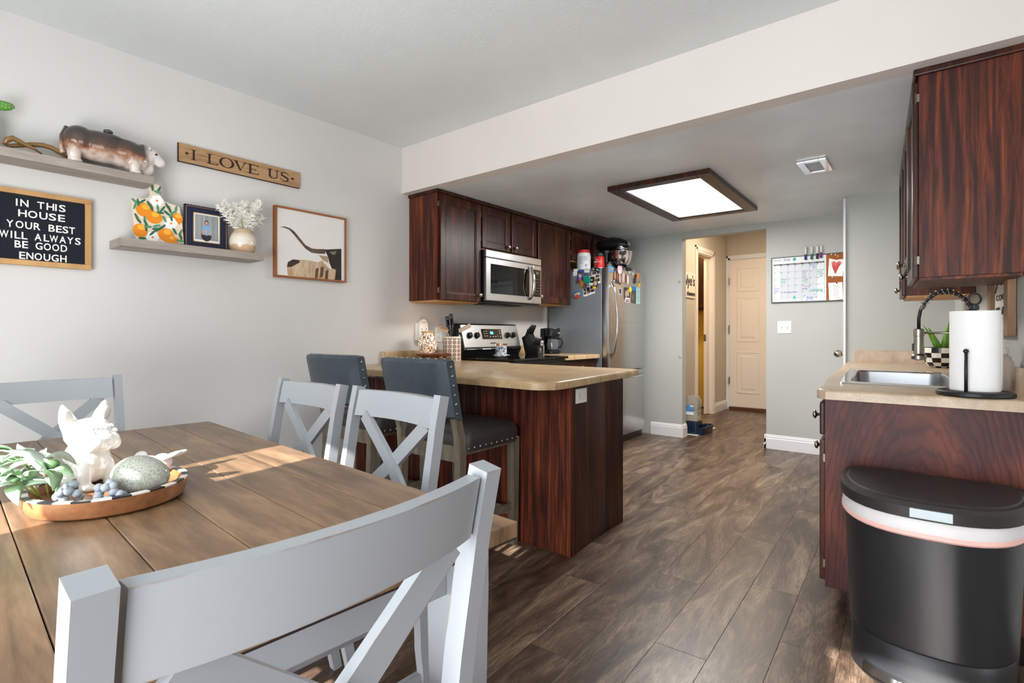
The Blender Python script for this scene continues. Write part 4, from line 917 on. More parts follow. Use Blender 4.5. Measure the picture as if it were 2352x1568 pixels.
for i, (cx, cy, a) in enumerate(lf):
    a = math.radians(a); l, w_ = 34, 10; ps = []
    for k in range(8):
        q = 2*PI*k/8; u, v = l*math.cos(q), w_*math.sin(q); ps.append(Z1(cx+u*math.cos(a)-v*math.sin(a), cy+u*math.sin(a)+v*math.cos(a)))
    shape(ps, 'x', CBX+.0022+.00003*i, .0005, 'leaf_print', flat('leaf_a', 46, 104, 72) if i % 3 else flat('leaf_b', 84, 146, 112), t)
# photo frame
t = thing('photo_frame', 'navy scalloped photo frame with gold edging on the lower shelf', 'photo frame', (-3.1, 1.205, S2T))
fy0, fy1, fz0, fz1 = 1.103, 1.308, S2T+.008, 1.782
MB().box(-3.115, -3.10, fy0, fy1, fz0, fz1, .002).build('frame', 'navy', t, W=True)
b = MB(); n1, n2 = 15, 16
for i in range(n1+1):
    for zz in (fz0, fz1): b.lathe([(.0085, 0), (.0085, .012)], (0, 0, 0), 10, Matrix.Translation((-3.114, fy0+(fy1-fy0)*i/n1, zz)) @ Matrix.Rotation(PI/2, 4, 'Y'))
for i in range(1, n2):
    for yy in (fy0, fy1): b.lathe([(.0085, 0), (.0085, .012)], (0, 0, 0), 10, Matrix.Translation((-3.114, yy, fz0+(fz1-fz0)*i/n2)) @ Matrix.Rotation(PI/2, 4, 'Y'))
sc = b.build('scallop_edge', 'navy', t, W=True); sc['kind'] = 'stuff'
def rim(y0, y1, z0, z1, wd, x0, x1, name, m, parent):
    return MB().box(x0, x1, y0, y1, z0, z0+wd).box(x0, x1, y0, y1, z1-wd, z1).box(x0, x1, y0, y0+wd, z0, z1).box(x0, x1, y1-wd, y1, z0, z1).build(name, m, parent, W=True)
rim(fy0, fy1, fz0, fz1, .0022, -3.1015, -3.0985, 'gold_border', 'gold', t)
rim(fy0+.034, fy1-.034, fz0+.03, fz1-.03, .004, -3.1005, -3.0975, 'gold_inset', 'gold', t)
ph = MB().box(-3.1, -3.0988, fy0+.037, fy1-.037, fz0+.033, fz1-.033).build('photo_mount', 'paper', t, W=True)
y0, y1, z0, z1 = fy0+.043, fy1-.043, fz0+.044, fz1-.039
MAT['drape'] = wood('grey_drape_print', [(.3, srgb(120, 124, 124)), (.7, srgb(186, 190, 188))], (20, 60, .6), .5, False, 0, .1)
pc = MB().box(-3.0988, -3.0983, y0, y1, z0, z1).build('photo_print', 'drape', ph, W=True)
ym = (y0+y1)/2-.002
def oval(cy, cz, ry, rz, m, x=-3.0983, nme='figure_print'): return wdisc((cy, cz), ry, rz, x, .0002, nme, m, ph, 14)
oval(ym, z0+.022, .026, .028, flat('fig_dark', 44, 42, 46)); oval(ym, z0+.055, .022, .03, flat('fig_blue', 124, 168, 206), -3.0981); oval(ym, z0+.094, .010, .014, flat('fig_hair', 74, 50, 42), -3.0980); oval(ym, z0+.092, .007, .010, flat('fig_skin', 204, 160, 138), -3.0979)
oval(ym-.006, z0+.045, .008, .010, 'flat_fig_skin', -3.0979); oval(ym-.016, z0+.04, .005, .014, 'flat_fig_skin', -3.0979); oval(ym+.018, z0+.04, .005, .014, 'flat_fig_skin', -3.0979)
# vase with pampas
t = thing('pampas_vase', 'squat cream glazed vase filled with white pampas grass on the lower shelf', 'vase', (-3.085, 1.39, S2T))
m, N, L, b = nm('two_tone_glaze'); tc = N.new('ShaderNodeTexCoord'); sp = N.new('ShaderNodeSeparateXYZ'); L.new(tc.outputs['Object'], sp.inputs[0]); nz = noise(N, L, tc.outputs['Object'], 30, 2)
ad = N.new('ShaderNodeMath'); ad.operation = 'MULTIPLY_ADD'; ad.inputs[1].default_value = .03; L.new(nz, ad.inputs[0]); L.new(sp.outputs['Z'], ad.inputs[2])
L.new(ramp(N, L, ad.outputs[0], [(.055, srgb(206, 170, 138)), (.062, srgb(230, 220, 208)), (.10, srgb(228, 216, 200)), (.135, srgb(196, 168, 136))]), b.inputs['Base Color']); b.inputs['Roughness'].default_value = .15; MAT['glaze2'] = m
MB().lathe([(.05, 0), (.06, .006), (.069, .04), (.07, .07), (.062, .10), (.05, .118), (.046, .125), (.048, .135), (.043, .135), (.041, .12)], (0, 0, 0), 32).build('vase', 'glaze2', t, True)
MAT['pampas'] = mat('pampas_fluff', srgb(252, 248, 238), .9); MAT['pamstem'] = mat('green_stem', srgb(140, 146, 70), .7)
rnd = random.Random(3)
for k in range(17):
    a = rnd.uniform(0, 2*PI); sp_ = rnd.uniform(.03, .135); tip = Vector((.5*sp_*math.cos(a)+.02, 1.0*sp_*math.sin(a), rnd.uniform(.23, .375)-.5*sp_)); base = Vector((0, 0, .09)); b = MB()
    def cv(s_): return base.lerp(tip, s_)+Vector((0, .02*math.sin(a)*s_*s_, -.02*s_*s_))
    b.tube([cv(.0), cv(.4)], .0015, 5)
    for j in range(190):
        s_ = .25+.75*j/190; p = cv(s_); ll = .035*(math.sin(PI*min(1, (s_-.2)/.9))**.6)+.006; d = Vector((rnd.gauss(0, 1), rnd.gauss(0, 1), rnd.gauss(.6, .6))).normalized(); q = p+d*ll; sd_ = d.cross(Vector((rnd.gauss(0, 1), rnd.gauss(0, 1), rnd.gauss(0, 1)))).normalized()*.0014
        md = p.lerp(q, .5)+Vector((0, 0, .003)); b.add([tuple(p-sd_), tuple(p+sd_), tuple(md+sd_*1.3), tuple(q), tuple(md-sd_*1.3)], [(0, 1, 2, 3, 4)])
    b.build('plume', 'pampas', t)
MB().tube([(.03, -.01, .11), (.045, -.022, .15), (.05, -.03, .185)], .003, 6).build('stem', 'pamstem', t, True)

# ================================================================ centrepiece on the table
TRC = Vector((-1.387, .346, TZ))
t = thing('wooden_tray', 'round acacia tray with black and white inlaid rim on the dining table', 'tray', TRC)
MB().lathe([(.0, .0005), (.127, .0005), (.136, .006), (.142, .02), (.143, .038), (.131, .038), (.128, .018), (.0, .012)], (0, 0, 0), 64, None, False).build('body', 'acacia', t, 'auto')
for i in range(28):
    a0, a1 = 2*PI*i/28, 2*PI*(i+1)/28; b = MB(); R = []
    for k in range(4):
        a = a0+(a1-a0)*k/3; R.append([(.1435*math.cos(a), .1435*math.sin(a), .0382), (.1305*math.cos(a), .1305*math.sin(a), .0382), (.1305*math.cos(a), .1305*math.sin(a), .0412), (.1435*math.cos(a), .1435*math.sin(a), .0412)])
    b.rings(R).build('inlay', flat('inlay_black', 34, 36, 40, .3) if i % 2 else flat('inlay_white', 232, 224, 214, .3), t)
TB = TZ+.0125
# french bulldog figurine, looks to the right of the picture
t = thing('dog_figurine', 'white ceramic french bulldog sitting in the tray, ears up', 'figurine', (-1.497, .333, TB), math.radians(22))
# local +X = the way it faces
RY = lambda d: Matrix.Rotation(math.radians(d), 3, 'Y')
def dog_extra(b):
    for s in (-1, 1):
        b.rings([[(-.012+q[0], s*(.030+.30*h)+q[1], .140+h) for q in [(rx*math.cos(2*PI*k/14), ry*math.sin(2*PI*k/14)) for k in range(14)]] for h, rx, ry in ((-.02, .012, .018), (0, .011, .0195), (.016, .010, .019), (.032, .008, .0145), (.045, .0055, .008), (.052, .003, .003))])
organic('body', [((-.022, 0, .048), (.038, .048, .05)), ((-.006, 0, .07), (.036, .045, .042)), ((.008, 0, .058), (.030, .042, .048)), ((-.002, 0, .122), (.036, .047, .035)), ((.006, 0, .136), (.036, .040, .022)), ((.026, 0, .118), (.030, .038, .026)),
    ((.048, .015, .108), (.017, .019, .019)), ((.048, -.015, .108), (.017, .019, .019)), ((.042, .024, .100), (.018, .016, .017)), ((.042, -.024, .100), (.018, .016, .017)), ((.046, 0, .094), (.014, .016, .012)), ((.052, 0, .122), (.010, .012, .008)),
    ((.026, .026, .034), (.014, .014, .034)), ((.026, -.026, .034), (.014, .014, .034)), ((.036, .026, .008), (.02, .015, .009)), ((.036, -.026, .008), (.02, .015, .009)), ((-.02, .042, .022), (.03, .016, .022)), ((-.02, -.042, .022), (.03, .016, .022)), ((-.005, .045, .008), (.024, .013, .009)), ((-.005, -.045, .008), (.024, .013, .009))], 'ceram', t, .003, extra=dog_extra, smooth_it=3)
for s in (-1, 1):
    MB().ell((.046, s*.025, .128), (.006, .007, .006)).build('eye', 'ceram', t, True)
    MB().ell((.0005, s*.041, .163), (.002, .0085, .016), Matrix.Rotation(-s*.25, 3, 'X')).build('ear_hollow', flat('ear_grey', 190, 188, 180), t, True)
    for k in range(3): MB().ell((.044-.002*k, s*(.006+.008*k), .138), (.007, .003, .005)).build('brow_wrinkle', 'ceram', t, True)
MB().ell((.064, 0, .118), (.005, .009, .006)).build('nose', 'ceram', t, True)
# second white figurine lying behind the egg
t = thing('rabbit_figurine', 'white ceramic long-eared figurine lying behind the speckled egg', 'figurine', (-1.455, .437, TB), math.radians(38))
organic('body', [((0, 0, .03), (.034, .028, .03)), ((-.03, 0, .026), (.024, .024, .026)), ((.034, 0, .045), (.022, .02, .02)), ((.02, .02, .008), (.02, .01, .008)), ((.02, -.02, .008), (.02, .01, .008))], 'ceram', t, .003)
for (a, c, d) in ((.055, .010, 25), (.05, -.012, 60), (-.03, .0, 160)):
    e = MB().ell((0, 0, 0), (.024, .014, .006)); M_ = Matrix.Translation((a+.012, c, .062 if a > 0 else .056)) @ Matrix.Rotation(math.radians(d-40), 4, 'Z') @ Matrix.Rotation(math.radians(-22), 4, 'Y'); e.xf(lambda p: M_ @ p).build('ear' if a > 0 else 'tail', 'ceram', t, True)
# egg
m, N, L, b = nm('speckled_egg_glaze'); v = N.new('ShaderNodeTexCoord').outputs['Object']; g = noise(N, L, v, 330, 3, .6, .8)
L.new(ramp(N, L, g, [(.38, srgb(128, 128, 114)), (.5, srgb(166, 168, 156)), (.62, srgb(178, 180, 168))]), b.inputs['Base Color']); b.inputs['Roughness'].default_value = .14; b.inputs['Coat Weight'].default_value = .4; bump(N, L, b, g, .1, .001); MAT['egg'] = m
t = thing('ceramic_egg', 'large grey speckled glazed egg lying in the wooden tray', 'egg', (-1.325, .385, TB), math.radians(38))
def eg(p): q = 1-.13*(p.x/.056); return Vector((p.x, p.y*q, (p.z-.043)*q+.0435))
MB().ell((0, 0, .043), (.058, .043, .043), None, 32, 20).xf(eg).build('egg_shell', 'egg', t, True)
# greenery
leafm = MB(); R = []
for i in range(9):
    s_ = i/8; w_ = .011*math.sin(PI*s_**.8)**.8+.0006; zc = .012*math.sin(PI*s_)*.6-.01*s_*s_; R.append([(s_*.055, -w_, zc+.004*(w_/.011)), (s_*.055, 0, zc), (s_*.055, w_, zc+.004*(w_/.011)), (s_*.055, 0, zc+.0008)])
leafm.rings(R, True)
lo_ = leafm.build('leaf', flat('sage_leaf', 152, 184, 142, .7), None, True); lme = lo_.data; bpy.data.objects.remove(lo_)
lme2 = lme.copy(); lme2.materials[0] = flat('frosted_leaf', 206, 222, 208, .7)
t = thing('greenery_sprig', 'frosted sage-green leafy sprig spilling over the left of the tray', 'greenery', (-1.385, .235, TB))
rnd = random.Random(11)
stems = [((-.01, .0, .0), (-.075, -.055, .05)), ((-.01, .0, .0), (-.02, -.075, .045)), ((0, 0, 0), (.02, -.045, .045)), ((0, .01, 0), (-.05, .0, .085)), ((.02, .02, 0), (.03, .0, .06)), ((-.02, 0, 0), (-.11, -.02, .075))]
for (a, c) in stems:
    a, c = Vector(a), Vector(c); mid = a.lerp(c, .5)+Vector((0, 0, .02)); pts = [a, mid, c]; MB().tube([tuple(p+Vector((0, 0, .018))) for p in pts], .0015, 6).build('twig', 'pamstem', t, True)
    for k in range(8):
        s_ = .35+.65*k/7; p = (a.lerp(mid, s_*2) if s_ < .5 else mid.lerp(c, s_*2-1))+Vector((0, 0, .018)); o = link('leaf', lme if k % 2 else lme2, t); d = (c-a).normalized()
        yaw = math.atan2(d.y, d.x)+(1 if k % 2 else -1)*rnd.uniform(.4, 1.5); pt = rnd.uniform(-.9, .25); o.location = p; o.rotation_euler = (rnd.uniform(-.5, .5), pt, yaw); sc_ = rnd.uniform(.95, 1.45); o.scale = (sc_,)*3
t = thing('berry_cluster', 'cluster of dusty blue berries on wiry stems in the tray', 'berries', (-1.315, .30, TB))
br = MB().ell((0, 0, 0), (.0085, .0085, .0085), None, 14, 10).build('berry', flat('dusty_blue', 172, 180, 190, .6), None, True); bme = br.data; bpy.data.objects.remove(br)
for c0 in ((-.022, -.030, .034), (.012, .012, .034), (.024, .034, .030)):
    for k in range(9 if c0[0] < .01 and c0[1] < .04 else 6):
        o = link('berry', bme, t); o.location = (c0[0]+rnd.uniform(-.016, .016), c0[1]+rnd.uniform(-.020, .020), c0[2]+rnd.uniform(-.016, .016))
    MB().tube([(c0[0]-.06, c0[1]+.01, .02), (c0[0]-.03, c0[1], .034), c0], .001, 5).build('twig', flat('twig', 70, 56, 46), t)

# ================================================================ kitchen counter objects
t = thing('countertop_bracket', 'small grey support bracket under the peninsula overhang beside the left stool', 'bracket', (-2.72, 2.1, CT-.11))
MB().prism([(2.0, CT-.05), (2.206, CT-.10), (2.206, CT-.039), (2.0, CT-.039)], lambda y, z: (-2.76, y, z), lambda y, z: (-2.68, y, z)).build('bracket_body', 'grey', t, W=True)
MB().box(-2.77, -2.67, 2.196, 2.207, CT-.15, CT-.039, .002).build('back_plate', 'grey', t, W=True)
# wall surge outlet
q = at(968, 760, x=XW+.01)
t = thing('wall_surge_outlet', 'white oval multi-socket outlet tap with black plug above the counter corner', 'outlet', (XW, q.y, q.z))
MB().box(XW+.001, XW+.008, q.y-.058, q.y+.02, q.z-.075, q.z+.065, .002).build('wall_plate', 'white', t, W=True)
bd = MB().prism([(q.y+.045*math.cos(2*PI*i/28), q.z+.095*math.copysign(abs(math.sin(2*PI*i/28))**.8, math.sin(2*PI*i/28))) for i in range(28)], lambda y, z: (XW+.008, y, z), lambda y, z: (XW+.04, y, z)).build('tap_body', 'white', t, 'auto', W=True)
for i in range(3):
    for s in (-1, 1):
        MB().box(XW+.04, XW+.0408, q.y+s*.022-.0035, q.y+s*.022+.0035, q.z+.01-i*.03, q.z+.02-i*.03).build('socket_slot', flat('slot', 60, 56, 54), bd, W=True)
for s in (-1, 1): MB().box(XW+.04, XW+.0408, q.y+s*.012-.006, q.y+s*.012+.006, q.z+.064, q.z+.070).build('usb_port', 'flat_slot', bd, W=True)
MB().box(XW+.04, XW+.062, q.y-.012, q.y+.018, q.z-.062, q.z-.03, .003).build('plug', 'black', t, W=True)
q = at(1008, 768, x=XW+.01)
t = thing('outlet_plate', 'white outlet plate on the wall partly hidden behind the utensil crock', 'outlet', (XW, q.y, q.z))
MB().box(XW+.001, XW+.007, q.y-.036, q.y+.036, q.z-.06, q.z+.06, .002).build('cover_plate', 'white', t, W=True)
for dz in (-.022, .022): MB().box(XW+.007, XW+.0085, q.y-.015, q.y+.015, q.z+dz-.014, q.z+dz+.014, .001).build('socket', 'offwhite', t, W=True)
# stand + wax warmer
SP = Vector((-2.99, 2.772, CT))
t = thing('round_riser', 'round reddish wooden riser on short legs in the counter corner', 'stand', SP)
MB().lathe([(0, .048), (.122, .048), (.132, .054), (.134, .064), (.128, .07), (0, .07)], (0, 0, 0), 44, None, False).build('top', 'acaciadark', t, 'auto')
for i in range(4):
    a = .5+i*PI/2; MB().lathe([(.012, 0), (.015, .03), (.014, .049)], (.088*math.cos(a), .088*math.sin(a), 0), 14).build('leg', 'acaciadark', t, 'auto')
t = thing('wax_warmer', 'glowing crackled mosaic glass wax warmer on the wooden riser', 'lamp', SP+Vector((-.04, -.025, .07)))
m, N, L, b = nm('lit_mosaic_glass'); v = N.new('ShaderNodeTexCoord').outputs['Object']; vo = N.new('ShaderNodeTexVoronoi'); vo.inputs['Scale'].default_value = 150; L.new(v, vo.inputs['Vector'])
sp = N.new('ShaderNodeSeparateColor'); L.new(vo.outputs['Color'], sp.inputs[0])
c = ramp(N, L, sp.outputs[0], [(.12, srgb(70, 44, 26)), (.3, srgb(176, 120, 62)), (.5, srgb(232, 206, 168)), (.75, srgb(250, 246, 240)), (.9, srgb(120, 110, 104))]); L.new(c, b.inputs['Base Color']); L.new(c, b.inputs['Emission Color']); b.inputs['Emission Strength'].default_value = .45; b.inputs['Roughness'].default_value = .15; MAT['mosaic'] = m
MB().lathe([(.042, 0), (.056, .012), (.071, .045), (.073, .07), (.066, .105), (.052, .14), (.046, .155)], (0, 0, 0), 40).build('globe', 'mosaic', t, True)
MB().lathe([(.05, .155), (.051, .160), (.05, .167), (.038, .168), (.036, .160)], (0, 0, 0), 32, None, True).build('rim', flat('pale_wood', 214, 170, 112, .5), t, 'auto')
ld_ = bpy.data.lights.new('wax_warmer_bulb', 'POINT'); ld_.energy = .12; ld_.color = (1, .72, .42); ld_.shadow_soft_size = .02; lo2 = bpy.data.objects.new('wax_warmer_bulb', ld_); COL.objects.link(lo2); lo2.location = SP+Vector((-.04, -.025, .27))
# crock with utensils
KP = Vector((-3.02, 3.0, CT))
t = thing('utensil_crock', 'cream ceramic crock with brown petal cut-outs holding utensils', 'crock', KP)
MB().lathe([(0, 0), (.068, 0), (.071, .004), (.072, .19), (.069, .195), (.064, .195), (.063, .01), (0, .008)], (0, 0, 0), 40, None, False).build('body', flat('crock', 236, 226, 210, .25), t, 'auto')
b = MB()
for rw in range(6):
    for cl in range(12):
        a0 = 2*PI*(cl+.5*(rw % 2)*0)/12; z0 = .018+rw*.0325
        for k in range(8):
            d = PI/4*k; du, dv = math.cos(d), math.sin(d); pts = []
            for (u, v_) in ((.003, 0), (.010, .0036), (.0178, 0), (.010, -.0036)):
                uu, vv = u*du-v_*dv, u*dv+v_*du; a = a0+uu/.072; pts.append((.0724*math.cos(a), .0724*math.sin(a), z0+vv))
            if max(p[2] for p in pts) < .19 and min(p[2] for p in pts) > .003: b.add(pts, [(0, 1, 2, 3)])
b.build('petal_cutouts', flat('cutout', 140, 78, 42), t, kind='stuff')
def utensil(name, label, pts, rs, m, head=None, hm=None):
    t = thing(name, label, 'utensil', KP, 0, 'utensils standing in the crock')
    MB().tube(pts, rs, 8).build('handle', m, t, True)
    if head:
        p, sz, R_ = head; e = MB().box(-sz[0]/2, sz[0]/2, -sz[1]/2, sz[1]/2, -sz[2]/2, sz[2]/2, min(sz)*.4); M_ = Matrix.Translation(p) @ R_.to_4x4(); hd = e.xf(lambda q: M_ @ q).build('head', hm or m, t, 'auto')
        if name == 'slotted_spatula':
            for k in (-1, 0, 1): MB().box(k*.018-.004, k*.018+.004, -.016, .016, sz[2]/2, sz[2]/2+.0008, 0, M_).build('slot', flat('slot_tan', 172, 132, 100), hd)
    return t
cam_r = Vector((.78, .626, 0)); FR = lambda ang, tilt=0: (Matrix.Rotation(ang, 3, Vector((.6258, -.78, 0))) @ Matrix(((.78, .626, 0), (0, 0, 1), (.6258, -.78, 0))).transposed() @ Matrix.Rotation(tilt, 3, 'X')); E3 = lambda x, y, z: Matrix.Rotation(z, 3, 'Z') @ Matrix.Rotation(y, 3, 'Y') @ Matrix.Rotation(x, 3, 'X')
yawv = math.radians(38.7)
utensil('slotted_spatula', 'beige slotted spatula leaning left in the crock', [(.0, .0, .04), (-.02, -.015, .20), (-.035, -.028, .235)], .005, flat('beige', 214, 184, 158), (Vector((-.055, -.045, .255)), (.085, .05, .006), FR(-.35, -.9)))
utensil('slotted_spoon', 'cream slotted ladle with steel handle leaning right in the crock', [(.0, .0, .04), (.055, .03, .215)], .004, 'steelp', (Vector((.085, .055, .262)), (.105, .045, .008), FR(.45, -.8)), flat('cream', 226, 208, 186))
utensil('kitchen_tongs', 'black tong arm standing upright at the left of the crock', [(-.02, .0, .04), (-.032, -.004, .24), (-.042, -.01, .33)], [.006, .009, .011], 'black', (Vector((-.043, -.011, .315)), (.03, .012, .085), E3(0, -.12, yawv)))
utensil('basting_spoon', 'black spoon standing tallest in the middle of the crock', [(.0, .0, .04), (.005, -.002, .24), (-.004, -.006, .34)], [.006, .009, .011], 'black', (Vector((-.004, -.006, .335)), (.03, .012, .085), E3(0, -.15, yawv)))
utensil('black_ladle', 'short black utensil handle behind the middle of the crock', [(.015, .02, .04), (.03, .035, .27)], [.006, .010], 'black')
# candle
t = thing('jar_candle', 'pale floral jar candle on a scalloped white dish on the cooktop', 'candle', (-2.78, 3.325, .9065))
R = []
for (r, z, wv_) in ((.03, .0, 0), (.045, .004, .2), (.063, .016, 1), (.066, .020, 1), (.06, .017, 1), (.04, .008, .2)): R.append([((r+.004*wv_*math.cos(8*2*PI*j/64))*math.cos(2*PI*j/64), (r+.004*wv_*math.cos(8*2*PI*j/64))*math.sin(2*PI*j/64), z+.004*wv_*math.cos(8*2*PI*j/64)) for j in range(64)])
MB().rings(R).build('dish', 'ceram', t, True)
m, N, L, b = nm('floral_candle_jar'); v = N.new('ShaderNodeTexCoord').outputs['Object']; g = noise(N, L, v, 48, 3)
L.new(ramp(N, L, g, [(.44, srgb(96, 106, 124)), (.5, srgb(196, 202, 212)), (.6, srgb(210, 214, 220))]), b.inputs['Base Color']); b.inputs['Roughness'].default_value = .2; MAT['candlejar'] = m
MB().lathe([(.043, .01), (.046, .014), (.046, .098)], (0, 0, 0), 36).build('jar', 'candlejar', t, 'auto')
MB().lathe([(.047, .098), (.047, .112), (.044, .112), (.043, .1)], (0, 0, 0), 36).build('rim', mat('copper', srgb(200, 150, 112), .25, 1), t, 'auto')
# knife block
t = thing('knife_block', 'black knife block full of black-handled knives beside the stove', 'knife block', (-2.955, 4.0, CL), math.radians(0))
b = MB().prism([(.085, 0), (.085, .085), (.03, .095), (-.03, .20), (-.10, .16), (-.055, 0)], lambda x, z: (x, -.045, z), lambda x, z: (x, .045, z)); b.build('block', mat('black_block', srgb(24, 24, 25), .4), t)
MB().box(.085, .0858, -.008, .008, .035, .065).build('maker_mark', flat('mark_grey', 150, 150, 150), t)
text('maker_lettering', 'HENCKELS', 'flat_mark_grey', t, (.0862, -.024, .022), (0, 1, 0), (0, 0, 1), .01, .0003, width=.048, W=False)
for i in range(3):
    for j in range(3):
        kn = thing('kitchen_knife', f'black-handled knife in the block, {("front", "middle", "back")[j]} row, {("nearest the stove", "centre", "nearest the refrigerator")[i]}', 'knife', (-2.955, 4.0, CL), 0, 'knives in the block')
        p = Vector((-.032-.02*j, -.026+.026*i, .19-.014*j)); d = Vector((.42, .0, .88)).normalized(); l = .10-.006*j
        MB().tube([p-d*.008, p+d*.02, p+d*l*.6, p+d*l], [.008, .010, .0095, .010], 8).build('handle', 'black', kn, True)
        MB().ell(p+d*l, (.009, .009, .006), None, 8, 6).build('end_cap', 'steelp', kn, True)
for i in range(6):
    kn = thing('steak_knife', f'{("first", "second", "third", "fourth", "fifth", "sixth")[i]} small steak knife from the stove side in the lower row of the block', 'knife', (-2.955, 4.0, CL), 0, 'steak knives in the block')
    p = Vector((.045, -.035+.014*i, .088)); d = Vector((.30, 0, .95)).normalized()
    MB().tube([p-d*.006, p+d*.075], [.005, .006], 8).build('handle', 'black', kn, True); MB().ell(p+d*.076, (.006, .006, .004), None, 8, 6).build('end_cap', 'steelp', kn, True)
# jar of ground coffee
t = thing('mason_jar', 'small glass mason jar half full of brown contents between knives and coffee maker', 'jar', (-2.965, 4.13, CL))
MB().lathe([(.036, 0), (.04, .006), (.04, .08), (.034, .095), (.03, .1), (.03, .115)], (0, 0, 0), 24).build('glass', mat('jar_glass', srgb(190, 190, 184), .06, 0, .5, 0, None, 0, .6), t, 'auto')
MB().lathe([(.0375, .004), (.0385, .05), (0, .05)], (0, 0, 0), 24, None, False).build('contents', flat('contents', 130, 78, 52), t)
MB().lathe([(.032, .112), (.032, .132), (0, .133)], (0, 0, 0), 24, None, False).build('lid', flat('lid_grey', 190, 190, 186, .3), t, 'auto')
# coffee maker
t = thing('coffee_maker', 'black drip coffee maker with glass carafe beside the refrigerator', 'coffee maker', (-2.96, 4.32, CL))
MB().lathe([(.075, 0), (.08, .006), (.08, .03), (.07, .036)], (0, 0, 0), 36).build('base', 'black', t, 'auto')
MB().box(-.095, -.045, -.072, .072, 0, .25, .012).build('water_tank', 'black', t)
hd = MB().lathe([(.066, .165), (.076, .175), (.079, .24), (.074, .252), (0, .254)], (0, 0, 0), 36).build('brew_head', 'black', t, 'auto')
MB().lathe([(.08, .235), (.0805, .243), (.08, .246)], (0, 0, 0), 36).build('lid', 'blackm', t, 'auto')
text('brand_lettering', 'Mr. Coffee', flat('light_print', 210, 210, 210), hd, (.0815, -.022, .198), (0, 1, 0), (0, 0, 1), .018, .0004, width=.044, W=False)
cf = MB().lathe([(.05, .037), (.058, .045), (.06, .09), (.052, .135), (.05, .15)], (.005, 0, 0), 32).build('carafe', mat('smoky_glass', srgb(130, 134, 138), .05, .2, .6, 0, None, 0, .4), t, 'auto')
MB().lathe([(.053, .147), (.054, .16), (0, .163)], (.005, 0, 0), 32, None, False).build('carafe_lid', 'black', cf, 'auto')
MB().tube([(.03, .05, .15), (.055, .085, .148), (.062, .095, .11), (.05, .08, .062), (.035, .055, .06)], .009, 8).build('carafe_handle', 'black', cf, True)
b = MB(); [b.box(.0655, .0662, .004, .012, .075+.012*k, .0775+.012*k) for k in range(5)]; b.build('level_marks', 'flat_light_print', cf, kind='stuff')
MB().tube([(-2.97, 4.32, CL+.02), (-3.04, 4.27, CL+.03), (-3.12, 4.2, CL+.12), (-3.15, 4.17, CL+.17), (-3.12, 4.12, CL+.19)], .004, 6).build('power_cord', 'black', t, True, W=True)

# ================================================================ on and around the refrigerator
def jar_top(px, py_, y): p = at(px, py_, y=y); return Vector((p.x, y, FZ))
p = jar_top(1341, 612, 4.66)
t = thing('powder_tub', 'big white plastic tub with red lid on the refrigerator', 'tub', p)
MB().lathe([(.06, 0), (.068, .008), (.07, .06), (.07, .145), (.062, .16), (.066, .162), (.066, .168), (.058, .175)], (0, 0, 0), 36).build('body', 'white', t, 'auto')
MB().lathe([(.060, .175), (.062, .178), (.062, .198), (.058, .203), (0, .203)], (0, 0, 0), 36, None, False).build('lid', flat('lid_red', 206, 30, 38, .35), t, 'auto')
def wrap(parent, name, a0, a1, z0, z1, r, m, n=12):
    b = MB(); b.rings([[(r*math.cos(a0+(a1-a0)*k/n), r*math.sin(a0+(a1-a0)*k/n), z) for k in range(n+1)] for z in (z0, z1)], False, False); return b.build(name, m, parent, True)
lb = wrap(t, 'label', -2.4, -.1, .02, .142, .0708, flat('tub_label', 214, 218, 222))
for k in range(9): wrap(lb, 'label_text_line', -1.75, -1.2+.1*(k % 2), .128-k*.009, .131-k*.009, .0711, flat('label_grey', 120, 124, 130), 6)
for k in range(5): wrap(lb, 'label_text_line', -1.1, -.55+.1*(k % 2), .128-k*.009, .131-k*.009, .0711, 'flat_label_grey', 6)
for k in range(7): wrap(lb, 'barcode_bar', -.85+k*.045, -.85+k*.045+.02, .03, .055, .0711, flat('bar_black', 30, 30, 30), 2)
p = jar_top(1377, 608, 4.72)
t = thing('creatine_jar', 'red supplement jar with black lid labelled CREATINE on the refrigerator', 'jar', p)
MB().lathe([(.05, 0), (.052, .004), (.05, .06), (.047, .125), (.045, .13)], (0, 0, 0), 32).build('body', flat('supp_red', 200, 32, 34, .35), t, 'auto')
MB().lathe([(.047, .13), (.048, .133), (.048, .16), (0, .162)], (0, 0, 0), 32, None, False).build('lid', 'black', t, 'auto')
wrap(t, 'white_band', -2.8, -.0, .012, .018, .0524, 'white')
dn = Vector((-math.sin(.25), -math.cos(.25), 0)); 
text('label_lettering', 'CREATINE', 'white', t, tuple(Vector((math.sin(.9)*.0, 0, .068))+Vector((-.034, -.052, 0))), (1, -.12, 0), (0, 0, 1), .022, .0006, width=.07, W=False)
text('label_lettering', '100%', 'white', t, (-.012, -.0535, .092), (1, -.0, 0), (0, 0, 1), .014, .0006, width=.026, W=False)
p = jar_top(1399, 606, 4.80)
t = thing('small_black_jar', 'small clear jar with black lid between the red jar and the mixer', 'jar', p)
MB().lathe([(.026, 0), (.028, .004), (.028, .06)], (0, 0, 0), 24).build('body', mat('grey_clear', srgb(150, 146, 144), .1, 0, .5, 0, None, 0, .5), t, 'auto'); MB().lathe([(.03, .06), (.03, .08), (0, .081)], (0, 0, 0), 24, None, False).build('lid', 'black', t, 'auto')
p = jar_top(1363, 608, 4.86)
t = thing('black_shaker', 'dark bottle standing behind the tubs on the refrigerator', 'bottle', p)
MB().lathe([(.035, 0), (.038, .01), (.036, .11), (.03, .12)], (0, 0, 0), 20).build('body', 'black', t, 'auto'); MB().lathe([(.033, .12), (.033, .15), (.012, .155), (.01, .168)], (0, 0, 0), 20).build('cap', 'blackm', t, 'auto')
